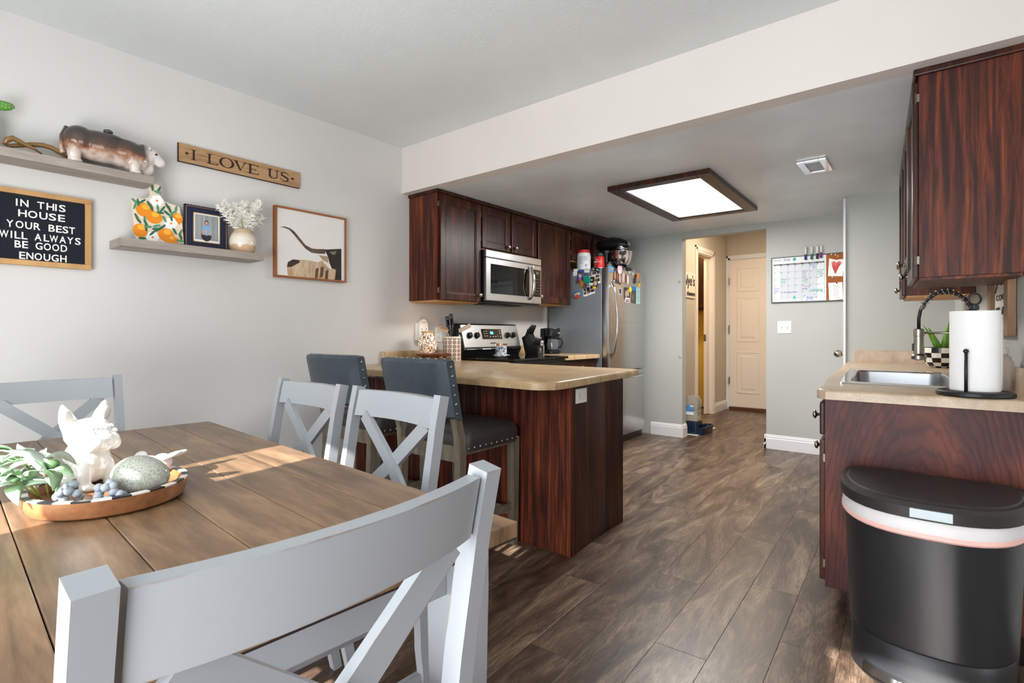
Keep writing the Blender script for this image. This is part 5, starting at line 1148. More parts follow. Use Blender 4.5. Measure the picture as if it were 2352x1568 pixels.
# stand mixer
t = thing('stand_mixer', 'black tilt-head stand mixer with polished steel bowl on the refrigerator', 'mixer', (-2.635, 4.98, FZ)); t.scale = (1.12,)*3
MB().rings([rrect(-.13, .17, -.085, .085, .06, z) for z in (0, .02)]+[rrect(-.12, .16, -.075, .075, .06, .03)]).build('base', 'black', t, 'auto')
MB().rings([rrect(-.13, -.03, -.055, .055, .04, .03), rrect(-.12, -.03, -.05, .05, .04, .12), rrect(-.13, -.02, -.055, .055, .045, .2)]).build('column', 'black', t, 'auto')
hd = MB(); R = []
for (x, rz_, zc, ry_) in ((-.165, .015, .255, .02), (-.155, .04, .255, .045), (-.10, .058, .262, .062), (0, .062, .262, .066), (.08, .055, .252, .062), (.13, .042, .242, .052), (.15, .02, .238, .03)): R.append([(x, ry_*math.cos(2*PI*k/22), zc+rz_*math.sin(2*PI*k/22)) for k in range(22)])
hd = hd.rings(R).build('head', 'black', t, True)
for z, r in ((.222, .056), (.208, .054), (.19, .05)): MB().lathe([(r, z-.005), (r+.001, z), (r, z+.005)], (.085, 0, 0), 30).build('trim_band', 'steelp', hd, 'auto')
MB().lathe([(.05, .165), (.052, .225)], (.085, 0, 0), 30).build('motor_collar', 'black', hd, 'auto')
MB().lathe([(.018, 0), (.018, .012), (0, .013)], (0, 0, 0), 18, Matrix.Translation((.15, 0, .245)) @ Matrix.Rotation(PI/2, 4, 'Y'), False).build('hub_cap', 'steelp', hd, 'auto')
MB().tube([(.11, .045, .26), (.13, .075, .26)], .010, 8).build('lock_knob', 'black', hd, True)
MB().lathe([(.045, .03), (.05, .035), (.085, .075), (.102, .12), (.106, .178), (.109, .18), (.104, .178), (.098, .12), (.08, .078), (0, .045)], (.075, 0, 0), 44, None, False).build('bowl', 'steelp', t, True)
MB().tube([(.125, -.09, .165), (.17, -.105, .15), (.175, -.105, .10), (.145, -.08, .075)], .007, 8).build('bowl_handle', 'steelp', t, True)

SGRP = 'papers and magnets on the refrigerator side'; FGRP = 'papers and magnets on the refrigerator front'
def zq(l): return [Z8(a, c) for a, c in l]
def side(name, label, cat, pts, m, th=.0012, off=0, kids=()):
    t = thing(name, label, cat, at(*Z8(*pts[0]), y=FY0-off), 0, SGRP); shape(zq(pts), 'y', FY0-.0008-off, -th, 'sheet' if th < .003 else 'magnet_body', m, t)
    for i, (n_, kp, km) in enumerate(kids): shape(zq(kp), 'y', FY0-.0008-off-th-.0002*i, -.0003, n_, km, t)
    return t
def ov(cx, cy, rx, ry, n=14): return [(cx+rx*math.cos(2*PI*k/n), cy+ry*math.sin(2*PI*k/n)) for k in range(n)]
def q4(x0, y0, x1, y1): return [(x0, y0), (x1, y0), (x1, y1), (x0, y1)]
BK = flat('print_black', 30, 32, 36); SK = flat('print_skin', 214, 172, 148); 
side('floral_note', 'small white floral note at the top left of the refrigerator side', 'note', [(175, 755), (275, 757), (243, 915), (148, 920)], 'paper', kids=[('flower_print', ov(190, 762, 20, 9), flat('pk', 230, 150, 150)), ('leaf_print', ov(165, 810, 10, 22), flat('lfg', 60, 110, 80)), ('leaf_print', ov(258, 830, 9, 30), 'flat_lfg'), ('leaf_print', ov(160, 890, 14, 14), 'flat_lfg'), ('flower_print', ov(230, 900, 14, 10), 'flat_pk')])
side('school_photo', 'portrait photo with blue background on the refrigerator side', 'photo', [(275, 787), (392, 785), (388, 1085), (220, 1085)], flat('ph_blue', 34, 78, 168), off=.0005, kids=[('shirt_print', [(225, 1075), (245, 1010), (290, 970), (350, 965), (388, 1000), (386, 1082)], flat('plaid', 128, 40, 58)), ('face_print', ov(318, 900, 40, 62), SK), ('hair_print', ov(315, 848, 44, 28), flat('hair', 74, 52, 42)), ('tee_print', ov(315, 990, 28, 18), flat('tee', 214, 96, 130))])
side('white_card', 'plain white card magnet at the top of the refrigerator side', 'card', q4(415, 735, 525, 840), 'paper', kids=[('text_line', q4(435, 772, 505, 780), flat('tl', 140, 140, 146)), ('text_line', q4(440, 790, 500, 797), 'flat_tl')])
side('navy_card', 'navy card with white emblem below the white card', 'card', q4(414, 848, 522, 898), flat('navycard', 34, 40, 76), kids=[('emblem_print', ov(495, 872, 18, 18), 'flat_tl'), ('emblem_print', ov(450, 872, 14, 14), 'flat_tl')])
side('dark_photo', 'small dark tilted photo at the top middle of the refrigerator side', 'photo', [(585, 710), (665, 718), (652, 820), (568, 800)], BK, kids=[('figure_print', ov(615, 765, 22, 30), flat('ph_grey', 150, 160, 158))])
side('dark_photo', 'dark tilted group photo at the top right of the refrigerator side', 'photo', [(668, 716), (766, 738), (746, 850), (656, 822)], BK, kids=[('figure_print', ov(700, 775, 22, 22), 'flat_ph_grey'), ('figure_print', ov(730, 790, 16, 18), 'flat_ph_grey')])
def polaroid(pts, pic, label, off=.0004, heads=()):
    side('instant_photo', label, 'photo', pts, 'paper', off=off, kids=[('picture_print', pic, BK)]+[('face_print', ov(*h), SK) for h in heads])
polaroid(q4(580, 822, 690, 920), q4(590, 826, 682, 900), 'white-edged instant photo right of the navy card', heads=[(622, 878, 15, 20), (652, 880, 15, 20)])
polaroid([(535, 925), (655, 915), (640, 1110), (522, 1118)], [(545, 935), (645, 928), (634, 1070), (536, 1075)], 'white-edged instant photo right of the teal disc', .0008, [(580, 1010, 16, 26)])
polaroid([(650, 897), (764, 876), (778, 1072), (690, 1092)], [(662, 905), (754, 890), (764, 1030), (690, 1045)], 'white-edged tilted instant photo at the right of the refrigerator side', .0012, [(702, 960, 16, 28), (738, 950, 17, 26)])
polaroid([(378, 1215), (452, 1200), (500, 1365), (395, 1382)], [(390, 1215), (448, 1210), (455, 1330), (398, 1336)], 'white-edged instant photo at the lower left of the hanging cluster', .0004, [(415, 1275, 16, 26)])
polaroid([(455, 1165), (535, 1150), (570, 1335), (505, 1352)], [(462, 1172), (532, 1162), (540, 1300), (470, 1314)], 'white-edged instant photo at the bottom centre of the hanging cluster', .0008, [(495, 1285, 12, 20)])
polaroid([(530, 1130), (640, 1120), (650, 1308), (545, 1325)], [(540, 1140), (632, 1132), (640, 1268), (548, 1282)], 'white-edged instant photo at the lower right of the hanging cluster', .0012, [(575, 1220, 14, 22), (610, 1205, 14, 22)])
side('green_orange_card', 'green card with orange shape overlapping the portrait photo', 'card', [(300, 1012), (398, 1005), (392, 1168), (305, 1180)], flat('olive', 118, 132, 58), off=.0016, kids=[('orange_shape', ov(365, 1100, 30, 62), flat('ora', 236, 98, 36))])
t = side('teal_disc', 'round teal string-art magnet in the middle of the refrigerator side', 'magnet', ov(475, 1005, 80, 92, 26), flat('teal', 22, 166, 152, .5), .006, .002)
for rr in (62, 42, 22):
    c_ = at(*Z8(475, 1005), y=FY0-.0095); e_ = at(*Z8(475+rr, 1005), y=FY0-.0095); r0 = (e_-c_).length
    MB().tube([(c_.x+r0*math.cos(2*PI*k/20), c_.y, c_.z+r0*1.1*math.sin(2*PI*k/20)) for k in range(21)], .0025, 6).build('ring', flat('teal_dark', 12, 120, 112), t, True, W=True)
side('black_yellow_magnet', 'black and yellow novelty magnet over the instant photos', 'magnet', ov(668, 1090, 52, 100, 18), BK, .004, .003, kids=[('face_print', ov(660, 1080, 40, 55), SK), ('yellow_print', ov(640, 1178, 42, 30), flat('ylw', 240, 200, 30)), ('hat_print', ov(672, 1012, 55, 24), flat('olv', 96, 92, 36))])
side('grey_owl_magnet', 'small grey-brown magnet below the teal disc', 'magnet', ov(432, 1150, 42, 62, 14), flat('greybrown', 92, 84, 76), .004, .003)
side('blue_round_magnet', 'round blue magnet with orange shapes low on the refrigerator side', 'magnet', ov(245, 1340, 82, 88, 24), flat('rblue', 32, 116, 196, .4), .004, .0, kids=[('orange_shape', [(185, 1335), (255, 1280), (275, 1320), (200, 1370)], flat('ora2', 240, 160, 60)), ('red_shape', ov(245, 1385, 62, 40), flat('rd', 208, 76, 44)), ('pale_shape', ov(290, 1315, 24, 30), flat('pal', 226, 216, 170))])
def front(name, label, cat, pts, m, th=.0012, off=0, kids=()):
    t = thing(name, label, cat, at(*Z8(*pts[0]), x=FX+off), 0, FGRP); shape(zq(pts), 'x', FX+.0006+off, th, 'sheet' if th < .003 else 'magnet_body', m, t)
    for i, (n_, kp, km) in enumerate(kids): shape(zq(kp), 'x', FX+.0006+off+th+.0002*i, .0003, n_, km, t)
    return t
front('blue_magnet', 'blue picture magnet at the top near edge of the refrigerator door', 'magnet', [(958, 700), (1068, 718), (1062, 832), (955, 815)], flat('fblue', 66, 140, 206), .004, kids=[('red_shape', ov(985, 768, 22, 26), 'flat_rd'), ('green_shape', ov(1045, 745, 16, 30), flat('grn', 120, 160, 60))])
front('family_photo', 'tall family photo under the pink magnet on the refrigerator door', 'photo', [(1075, 740), (1160, 755), (1250, 800), (1235, 1118), (1052, 1050)], flat('fdark', 62, 48, 42), kids=[('figure_print', ov(1105, 900, 22, 100), flat('f1', 166, 120, 90)), ('figure_print', ov(1165, 930, 24, 100), flat('f2', 132, 70, 50)), ('figure_print', ov(1215, 960, 20, 120), flat('f3', 176, 170, 160)), ('figure_print', ov(1085, 1030, 24, 24), flat('f4', 120, 160, 158))])
t = front('pink_heart_magnet', 'pink and white two-pronged magnet on the refrigerator door', 'magnet', ov(1188, 770, 30, 90), flat('pinkm', 246, 180, 200, .4), .004, .003); shape(zq(ov(1230, 775, 28, 88)), 'x', FX+.004, .004, 'second_prong', 'flat_pinkm', t); shape(zq(ov(1205, 830, 26, 48)), 'x', FX+.0085, .0006, 'white_print', 'paper', t)
front('group_photo', 'group photo in the middle of the refrigerator door', 'photo', [(1275, 815), (1430, 885), (1425, 1130), (1250, 1080)], flat('gp', 150, 130, 116), kids=[('figure_print', ov(1300, 950, 28, 110), flat('g1', 196, 180, 172)), ('figure_print', ov(1345, 980, 24, 110), flat('g2', 110, 66, 60)), ('figure_print', ov(1395, 1000, 22, 110), flat('g3', 216, 208, 198))])
front('silver_clip', 'silver key-shaped magnet at the upper right of the refrigerator door', 'magnet', [(1430, 760), (1475, 755), (1480, 850), (1440, 860)], 'steelp', .004)
front('silver_clip', 'second silver magnet farther right on the refrigerator door', 'magnet', [(1505, 785), (1538, 790), (1530, 905), (1500, 895)], 'steelp', .004)
front('guitar_magnet', 'dark brown guitar-shaped magnet on the refrigerator door', 'magnet', [(1560, 880), (1590, 890), (1570, 1000), (1575, 1060), (1545, 1095), (1510, 1070), (1515, 990), (1545, 950)], flat('gtr', 70, 46, 34), .004)
front('orange_magnet', 'small orange magnet beside the guitar-shaped one', 'magnet', [(1600, 855), (1635, 860), (1630, 975), (1585, 985), (1582, 930)], flat('ora3', 238, 140, 40), .004)
front('yellow_bottle_magnet', 'tiny yellow and black bottle magnet at the far edge of the refrigerator door', 'magnet', q4(1635, 1045, 1668, 1160), flat('ylw2', 236, 190, 40), .004, kids=[('black_cap', q4(1640, 1042, 1662, 1078), BK)])
front('small_photo', 'small pale photo beside the refrigerator handle', 'photo', [(1190, 1180), (1252, 1190), (1248, 1355), (1188, 1340)], flat('sp', 150, 160, 176), kids=[('figure_print', ov(1220, 1260, 18, 60), BK)])
front('couple_photo', 'dark couple photo in the lower cluster on the refrigerator door', 'photo', [(1300, 1170), (1452, 1185), (1432, 1452), (1305, 1440)], flat('cp', 58, 56, 52), kids=[('figure_print', ov(1355, 1320, 26, 80), flat('c1', 176, 140, 126)), ('figure_print', ov(1398, 1290, 22, 90), flat('c2', 190, 160, 140))])
front('yellow_button', 'round yellow button magnet on the couple photo', 'magnet', ov(1445, 1226, 26, 60), flat('ylw3', 240, 220, 30), .005, .002)
front('red_white_card', 'small red and white lettered card below the couple photo', 'card', [(1335, 1405), (1428, 1412), (1425, 1515), (1332, 1508)], 'paper', .0012, .0016, kids=[('red_print', q4(1345, 1440, 1418, 1465), flat('rw', 190, 60, 64)), ('red_print', q4(1345, 1475, 1418, 1500), flat('rw2', 74, 60, 120))])
front('tall_photo', 'tall dark photo with blue top near the far edge of the refrigerator door', 'photo', [(1482, 1150), (1575, 1165), (1570, 1540), (1462, 1520)], flat('tp', 78, 76, 66), kids=[('sky_print', [(1482, 1150), (1575, 1165), (1574, 1250), (1480, 1235)], flat('tps', 50, 120, 190)), ('figure_print', ov(1510, 1400, 26, 70), flat('tpf', 120, 104, 86))])
front('teal_list', 'pale teal printed list at the far edge of the refrigerator door', 'paper', [(1580, 1165), (1665, 1178), (1665, 1558), (1578, 1540)], flat('tlst', 176, 214, 216), kids=[('text_line', q4(1592, 1190+k*48, 1652, 1200+k*48), 'flat_tl') for k in range(7)])

# ================================================================ sink counter objects
# paper towel holder
p = Vector((.106, 2.47, CR))
t = thing('towel_holder', 'black metal paper towel holder with round base and ring finial', 'holder', p)
MB().lathe([(0, 0), (.104, 0), (.108, .004), (.108, .014), (.103, .018), (0, .018)], (0, 0, 0), 48, None, False).build('base', 'blackm', t, 'auto')
MB().lathe([(.007, .018), (.007, .30), (.012, .302), (.012, .318), (.0, .32)], (0, 0, 0), 16, None, False).build('post', 'blackm', t, 'auto')
rd = Vector((.78, .626, 0))
MB().tube([tuple(rd*.02*math.cos(2*PI*k/20)*1.1+Vector((0, 0, .34+.02*math.sin(2*PI*k/20)))) for k in range(21)], .0035, 8).build('ring_finial', 'blackm', t, True)
fp = Vector((-.026, -.080, 0))
MB().tube([tuple(fp+Vector((0, 0, .015))), tuple(fp+Vector((0, 0, .155)))], .005, 10).build('tension_arm', 'blackm', t, True)
MB().ell(fp+Vector((0, 0, .158)), (.008, .008, .008)).build('arm_ball', 'blackm', t, True)
t = thing('paper_towel_roll', 'white embossed paper towel roll with loose end sheet on the black holder', 'paper towel', p+Vector((0, 0, .019)))
MB().lathe([(.02, 0), (.068, 0), (.069, .002), (.069, .276), (.068, .278), (.02, .278)], (0, 0, 0), 56, None, False).build('roll', 'towel', t, 'auto')
b = MB(); R = []
for k in range(16):
    s_ = k/15; a = -.15+1.25*s_; rr = .0695+.05*s_**1.6; R.append([(rr*math.cos(a), rr*math.sin(a), z) for z in (.004, .10, .2, .266-.012*s_)])
b.rings(R, False, False); sh_ = b.build('loose_sheet', 'towel', t, True); sm = sh_.modifiers.new('s', 'SOLIDIFY'); sm.thickness = .0008
# faucet
FB = Vector((.135, 3.22, CR))
t = thing('kitchen_faucet', 'brushed nickel faucet with black spring hose arching over the sink', 'faucet', FB)
MB().lathe([(.03, .003), (.03, .01), (.024, .014), (.022, .16), (.018, .17), (.014, .26)], (0, 0, 0), 28).build('column', 'nickel', t, 'auto')
MB().tube([(.03, 0, .08), (.07, -.02, .10), (.09, -.03, .13)], [.008, .006, .006], 8).build('lever', 'nickel', t, True)
arc = [Vector((.0-.1*(1-math.cos(PI*k/20)), 0, .26+.155*math.sin(PI*k/20)**.85)) for k in range(17)]
tail_ = [Vector((-.194, 0, .33)), Vector((-.2, 0, .29)), Vector((-.2, 0, .24))]
MB().tube([tuple(q) for q in arc+tail_], .0075, 10).build('hose', 'blackm', t, True)
hel = []; turns = 13
for k in range(turns*14):
    s_ = k/(turns*14-1)*(len(arc)-1); i = min(int(s_), len(arc)-2); q = arc[i].lerp(arc[i+1], s_-i); d = (arc[i+1]-arc[i]).normalized(); n1_ = Vector((0, 1, 0)); n2_ = d.cross(n1_); a = 2*PI*k/14; hel.append(tuple(q+(n1_*math.cos(a)+n2_*math.sin(a))*.0145))
MB().tube(hel, .0018, 5).build('spring', 'nickel', t, True)
for k in range(4): q = arc[-1].lerp(tail_[0], .2+.2*k); MB().lathe([(.014, -.002), (.015, 0), (.014, .002)], tuple(q), 18).build('spring_end_coil', 'nickel', t, True)
MB().lathe([(.013, .09), (.018, .093), (.030, .095), (.031, .112), (.026, .118), (.021, .122), (.02, .205), (.022, .207), (.022, .238), (.018, .241), (.008, .243)], (-.2, 0, 0), 28).build('spray_head', 'nickel', t, 'auto')
MB().box(-.2265, -.219, -.006, .006, .135, .17, .002).build('spray_button', 'blackm', t)
MB().tube([(-.18, 0, .222), (0, 0, .222)], .005, 8).build('support_arm', 'nickel', t, True)
# checkered pot with aloe
PP = Vector((.025, 4.36, CR))
t = thing('checkered_pot', 'black and white checkered bowl planter on the sink counter', 'planter', PP)
prof = [(.045, 0), (.068, .012), (.084, .035), (.093, .065), (.096, .095), (.095, .128)]
b = MB(); n = 48; R = [[(r*math.cos(2*PI*j/n), r*math.sin(2*PI*j/n), z) for j in range(n)] for r, z in prof]
for i in range(5):
    for j in range(n): b.cur = (((j//4)+i) % 2); b.add([R[i][j], R[i][(j+1) % n], R[i+1][(j+1) % n], R[i+1][j]], [(0, 1, 2, 3)])
b.cur = 0; b.add(R[0], [tuple(range(n))])
b.build('bowl', [flat('pot_black', 22, 22, 24, .12), flat('pot_white', 234, 230, 218, .12)], t, True)
MB().lathe([(.095, .128), (.088, .13), (.085, .11), (0, .108)], (0, 0, 0), 48, None, False).build('soil', flat('soil', 62, 46, 36), t)
pl_ = thing('aloe_plant', 'young green aloe with four pointed leaves in the checkered bowl', 'plant', PP+Vector((0, 0, .108)))
for (ax, ay, lx, ly, h, r) in ((.01, 0, .035, .0, .20, .018), (-.005, 0, -.06, -.035, .15, .017), (-.015, .01, -.075, -.05, .165, .012), (.02, .01, .02, .02, .12, .015)):
    MB().tube([(ax, ay, -.005), (ax+lx*.3, ay+ly*.3, h*.35), (ax+lx*.7, ay+ly*.7, h*.75), (ax+lx, ay+ly, h)], [r, r*.95, r*.5, .001], 8).build('aloe_leaf', flat('aloe', 104, 158, 52, .35), pl_, True)
# soap bottle
BP = Vector((.205, 2.80, CR))
t = thing('soap_bottle', 'clear hand soap bottle with amber soap behind the paper towels', 'bottle', BP)
MB().rings([rrect(-.03, .03, -.03, .03, .015, z) for z in (0, .11)]+[rrect(-.022, .022, -.022, .022, .015, .128), rrect(-.013, .013, -.013, .013, .0125, .135), rrect(-.013, .013, -.013, .013, .0125, .142)]).build('bottle_body', mat('pale_bottle', srgb(222, 212, 206), .1, 0, .5, 0, None, 0, .55), t, 'auto')
MB().rings([rrect(-.028, .028, -.028, .028, .014, z) for z in (.003, .045)]).build('soap', flat('amber', 214, 176, 92, .2), t, 'auto')
MB().lathe([(.015, .14), (.015, .162), (.006, .166), (.006, .185), (.012, .186), (.012, .193), (0, .194)], (0, 0, 0), 18, None, False).build('pump', mat('pale_pump', srgb(226, 214, 206), .3), t, 'auto')
MB().box(-.034, 0, -.005, .005, .184, .192, .002).build('pump_spout', 'white', t)
MB().box(-.0305, -.0296, -.016, .008, .018, .036).build('label', flat('soap_label', 226, 230, 236), t)
# framed sign on the right wall
wy = lambda y: sh(Vector((.28, y, 0))).x
def wallr(y0, y1, z0, z1, o0, o1, bev=.002): return MB().box(.28-o1, .28-o0, y0, y1, z0, z1, bev).xf(sh)
t = thing('framed_sign', 'wood-framed white lettered sign on the right wall under the cabinets', 'sign', (wy(3.1), 3.1, 1.09))
MAT['signframe'] = wood('tan_sign_frame', [(.3, srgb(142, 104, 64)), (.7, srgb(172, 130, 86))], (12, 12, 2), .5)
wallr(2.87, 3.34, 1.1, 1.64, .002, .012).build('panel', flat('sign_cream', 236, 230, 214), t, W=True)
for q in ((2.865, 2.945, 1.09, 1.65), (3.26, 3.345, 1.09, 1.65)): wallr(*q, .002, .028).build('frame_side', 'signframe', t, W=True)
for q in ((2.945, 3.26, 1.09, 1.115), (2.945, 3.26, 1.62, 1.65)): wallr(*q, .002, .028).build('frame_side', 'signframe', t, W=True)
for s_, y_, z_, sz, shr in (('ya', 3.245, 1.31, .13, .3), ('coo', 3.22, 1.245, .055, 0), ('EA', 3.235, 1.14, .11, 0)):
    text('lettering', s_, flat('sign_ink', 40, 36, 34), t, (wy(y_)-.0135, y_, z_), (SH, -1, 0), (0, 0, 1), sz, .0006, shear=shr, width=.23 if s_ != 'coo' else .2)
# pantry door knob
q = at(1925, 812, y=5.12)
t = sbox('door_3', 'doorw', -.5755, -.5655, 5.03, 5.46, .01, 2.05)
MB().ell((q.x, 5.12, q.z), (.033, .028, .03), None, 24, 16).build('knob', 'nickel', t, True, label='satin nickel egg-shaped knob')
MB().tube([(q.x+.02, 5.12, q.z), (-.576, 5.12, q.z)], .010, 12).build('knob_neck', 'nickel', t, True)
MB().lathe([(.03, 0), (.03, .006)], (0, 0, 0), 24, Matrix.Translation((-.5755, 5.12, q.z)) @ Matrix.Rotation(-PI/2, 4, 'Y')).build('knob_rosette', 'nickel', t, 'auto')
# light switches
t = thing('light_switch', 'white double light switch plate on the far wall under the calendar', 'switch', (-1.115, YK, 1.16))
MB().box(-1.176, -1.056, YK-.006, YK-.0005, 1.102, 1.218, .003).build('cover_plate', 'white', t, W=True)
for x in (-1.139, -1.093):
    MB().box(x-.006, x+.006, YK-.009, YK-.005, 1.145, 1.175, .001).build('toggle_slot', 'offwhite', t, W=True); MB().box(x-.004, x+.004, YK-.018, YK-.008, 1.158, 1.170, .001).build('toggle', 'white', t, W=True)
# two grey bumpers and door stop
for (px, py, lab) in ((1561, 646, 'small round grey wall bumper, the upper of two left of the opening'), (1562, 818, 'small round grey wall bumper, the lower of two left of the opening')):
    q = at(px, py, y=YK); t = thing('wall_bumper', lab, 'bumper', q, 0, 'round wall bumpers by the opening'); MB().lathe([(.017, 0), (.017, .004), (.012, .007)], (0, 0, 0), 20, Matrix.Translation((q.x, YK-.0005, q.z)) @ Matrix.Rotation(PI/2, 4, 'X')).build('pad', flat('bump', 176, 178, 172), t, 'auto', W=True); MB().lathe([(.006, .007), (.005, .009)], (0, 0, 0), 12, Matrix.Translation((q.x, YK-.0005, q.z)) @ Matrix.Rotation(PI/2, 4, 'X')).build('centre', flat('bump2', 150, 152, 148), t, W=True)
q = at(1757, 1017, y=YK-.02)
t = thing('door_stop', 'small nickel door stop on the baseboard at the opening edge', 'door stop', (q.x, YK-.018, q.z))
MB().lathe([(.012, 0), (.012, .004), (.006, .006), (.006, .02)], (0, 0, 0), 16, Matrix.Translation((q.x, YK-.0165, q.z)) @ Matrix.Rotation(PI/2, 4, 'X')).build('stem', 'nickel', t, 'auto', W=True); MB().lathe([(.010, .02), (.010, .026), (0, .028)], (0, 0, 0), 16, Matrix.Translation((q.x, YK-.0165, q.z)) @ Matrix.Rotation(PI/2, 4, 'X'), False).build('tip', 'offwhite', t, 'auto', W=True)

# ================================================================ calendar board
Z7 = lambda x, y: (1750+x*210/1829, 540+y*180/1568)
t = thing('calendar_board', 'large whiteboard month calendar with cork strip on the far wall', 'calendar', (-.93, YK, 1.39))
cx0, cx1, cz0, cz1 = -1.228, -.62, 1.392, 1.822
YC = YK-.012
MB().box(cx0+.006, -.772, YC, YK-.0005, cz0+.006, cz1-.006).build('whiteboard', 'wboard', t, W=True)
MB().box(-.772, cx1, YC+.001, YK-.0005, cz0+.006, cz1-.006).build('cork_strip', 'cork', t, W=True)
for q in ((cx0, cx0+.009, cz0, cz1), (cx1-.009, cx1, cz0, cz1), (cx0+.009, cx1-.009, cz0, cz0+.008), (cx0+.009, cx1-.009, cz1-.009, cz1)): MB().box(q[0], q[1], YC-.005, YK-.0005, q[2], q[3], .001).build('frame_side', flat('cal_frame', 70, 72, 74, .4), t, W=True)
GX0, GX1, GZT, GZB = cx0+.022, -.787, 1.755, 1.43
rows = 5; cw, chh = (GX1-GX0)/7, (GZT-.012-GZB)/rows
for r_ in range(rows):
    for c_ in range(1, 6): MB().box(GX0+c_*cw+.001, GX0+(c_+1)*cw-.001, YC-.0006, YC, GZB+r_*chh+.001, GZB+(r_+1)*chh-.001).build('day_cell', flat('cell', 204, 208, 214, .25), t, W=True)
b = MB()
for c_ in range(8): b.box(GX0+c_*cw-.0006, GX0+c_*cw+.0006, YC-.0008, YC, GZB, GZT-.012)
for r_ in range(rows+1): b.box(GX0, GX1, YC-.0008, YC, GZB+r_*chh-.0006, GZB+r_*chh+.0006)
b.build('grid_lines', flat('grid', 150, 152, 156), t, W=True, kind='stuff')
MB().box(GX0, GX1, YC-.001, YC, GZT-.012, GZT+.001).build('weekday_bar', flat('bar', 66, 64, 62), t, W=True)
for i, d_ in enumerate(('Sunday', 'Monday', 'Tuesday', 'Wednesday', 'Thursday', 'Friday', 'Saturday')): text('weekday', d_, 'white', t, (GX0+i*cw+.01, YC-.0015, GZT-.009), (1, 0, 0), (0, 0, 1), .011, .0002, width=cw-.02)
def ct(name, s_, zx, zy, size, m, width=None, shear=0): q = at(*Z7(zx, zy), y=YC-.001); return text(name, s_, m, t, (q.x, YC-.0014, q.z), (1, 0, 0), (0, 0, 1), size, .0003, width=width, shear=shear)
INKB, INKT, INKP, INKG = flat('ink_blue', 104, 128, 200), flat('ink_teal', 24, 182, 150), flat('ink_purple', 112, 96, 170), flat('ink_grey', 130, 130, 134)
ct('month_title', 'Month:', 228, 530, .026, INKG, .07); ct('month_name', 'June', 435, 515, .034, flat('ink_dark', 66, 60, 110), .058, .2)
q = at(*Z7(650, 480), y=YC-.001); b = MB().prism([(q.x+(.012 if k % 2 else .017)*math.cos(2*PI*k/24), q.z+(.012 if k % 2 else .017)*math.sin(2*PI*k/24)) for k in range(24)], lambda x, z: (x, YC-.0004, z), lambda x, z: (x, YC-.0012, z)); b.build('sun_doodle', INKT, t, W=True)
for s_, x_, y_, sz, m_, w_ in (('Track', 985, 575, .02, INKB, .04), ('Practice', 950, 612, .02, INKB, .048), ('7pm', 1010, 655, .02, INKB, .026), ('Swim', 825, 730, .02, INKB, .034), ('meet', 805, 765, .018, INKB, .034), ('pool', 812, 805, .018, INKB, .03), ('9am', 820, 845, .018, INKB, .026),
        ('Work', 1150, 705, .018, INKT, .034), ('Party', 1105, 750, .022, INKT, .044), ('cousins', 1105, 785, .02, INKT, .05), ('2pm', 1145, 820, .018, INKT, .028), ('Papas', 410, 900, .018, INKT, .034), ('at work', 375, 935, .018, INKT, .04), ('8:30', 388, 970, .018, INKT, .032), ('Papa', 845, 885, .018, INKT, .03), ('work @', 808, 915, .018, INKT, .04), ('10am', 840, 950, .016, INKT, .028),
        ('Fathers', 238, 1090, .02, INKB, .05), ('Day', 245, 1135, .02, INKB, .04), ('mom out of town', 430, 1160, .02, INKB, .115), ('Cocoa', 838, 1040, .022, INKP, .046), ('birthday', 808, 1085, .018, INKP, .045), ('camping', 965, 1125, .045, INKT, .098), ('July', 890, 1285, .045, INKB, .062)): ct('handwriting', s_, x_, y_, sz, m_, w_, .15)
nn = 1
for r_ in range(5):
    for c_ in range(7):
        if r_ == 0 and c_ == 0: continue
        v_ = nn if nn <= 30 else nn-30; nn += 1; text('day_number', str(v_), flat('num', 50, 52, 56), t, (GX0+c_*cw+.003, YC-.0015, GZT-.024-r_*chh), (1, 0, 0), (0, 0, 1), .013, .0002)
for k in range(9):
    c_ = (k+1) % 7; r_ = (k+1)//7; x = GX0+c_*cw+.006; z = GZT-.02-r_*chh; MB().bar((x-.006, YC-.002, z-.008), (x+.008, YC-.002, z+.009), .002, .0004, (1, 0, 0)).build('check_stroke', flat('ink_green', 16, 104, 96), t, W=True)
for (a, c, d) in ((370, 1285, 805), (1165, 1125, 1245)):
    p0, p1 = at(*Z7(a, c), y=YC-.001), at(*Z7(d, c), y=YC-.001); MB().bar((p0.x, YC-.0012, p1.z), (p1.x, YC-.0012, p1.z), .0004, .0018, (0, 1, 0)).prism([(p1.x, p1.z+.005), (p1.x+.009, p1.z), (p1.x, p1.z-.005)], lambda x, z: (x, YC-.0006, z), lambda x, z: (x, YC-.0014, z)).build('arrow', INKT, t, W=True)
q = at(*Z7(650, 1240), y=YC-.001); MB().prism([(q.x-.013, q.z-.012), (q.x+.013, q.z-.012), (q.x, q.z+.017)], lambda x, z: (x, YC-.0006, z), lambda x, z: (x, YC-.0012, z)).build('tree_doodle', INKT, t, W=True)
for (a, c) in ((855, 1205), (1050, 1180), (1085, 1240)): q = at(*Z7(a, c), y=YC-.001); MB().prism([(q.x+(.003 if k % 2 else .007)*math.cos(2*PI*k/10+.3), q.z+(.003 if k % 2 else .007)*math.sin(2*PI*k/10+.3)) for k in range(10)], lambda x, z: (x, YC-.0006, z), lambda x, z: (x, YC-.0012, z)).build('star_doodle', INKB, t, W=True)
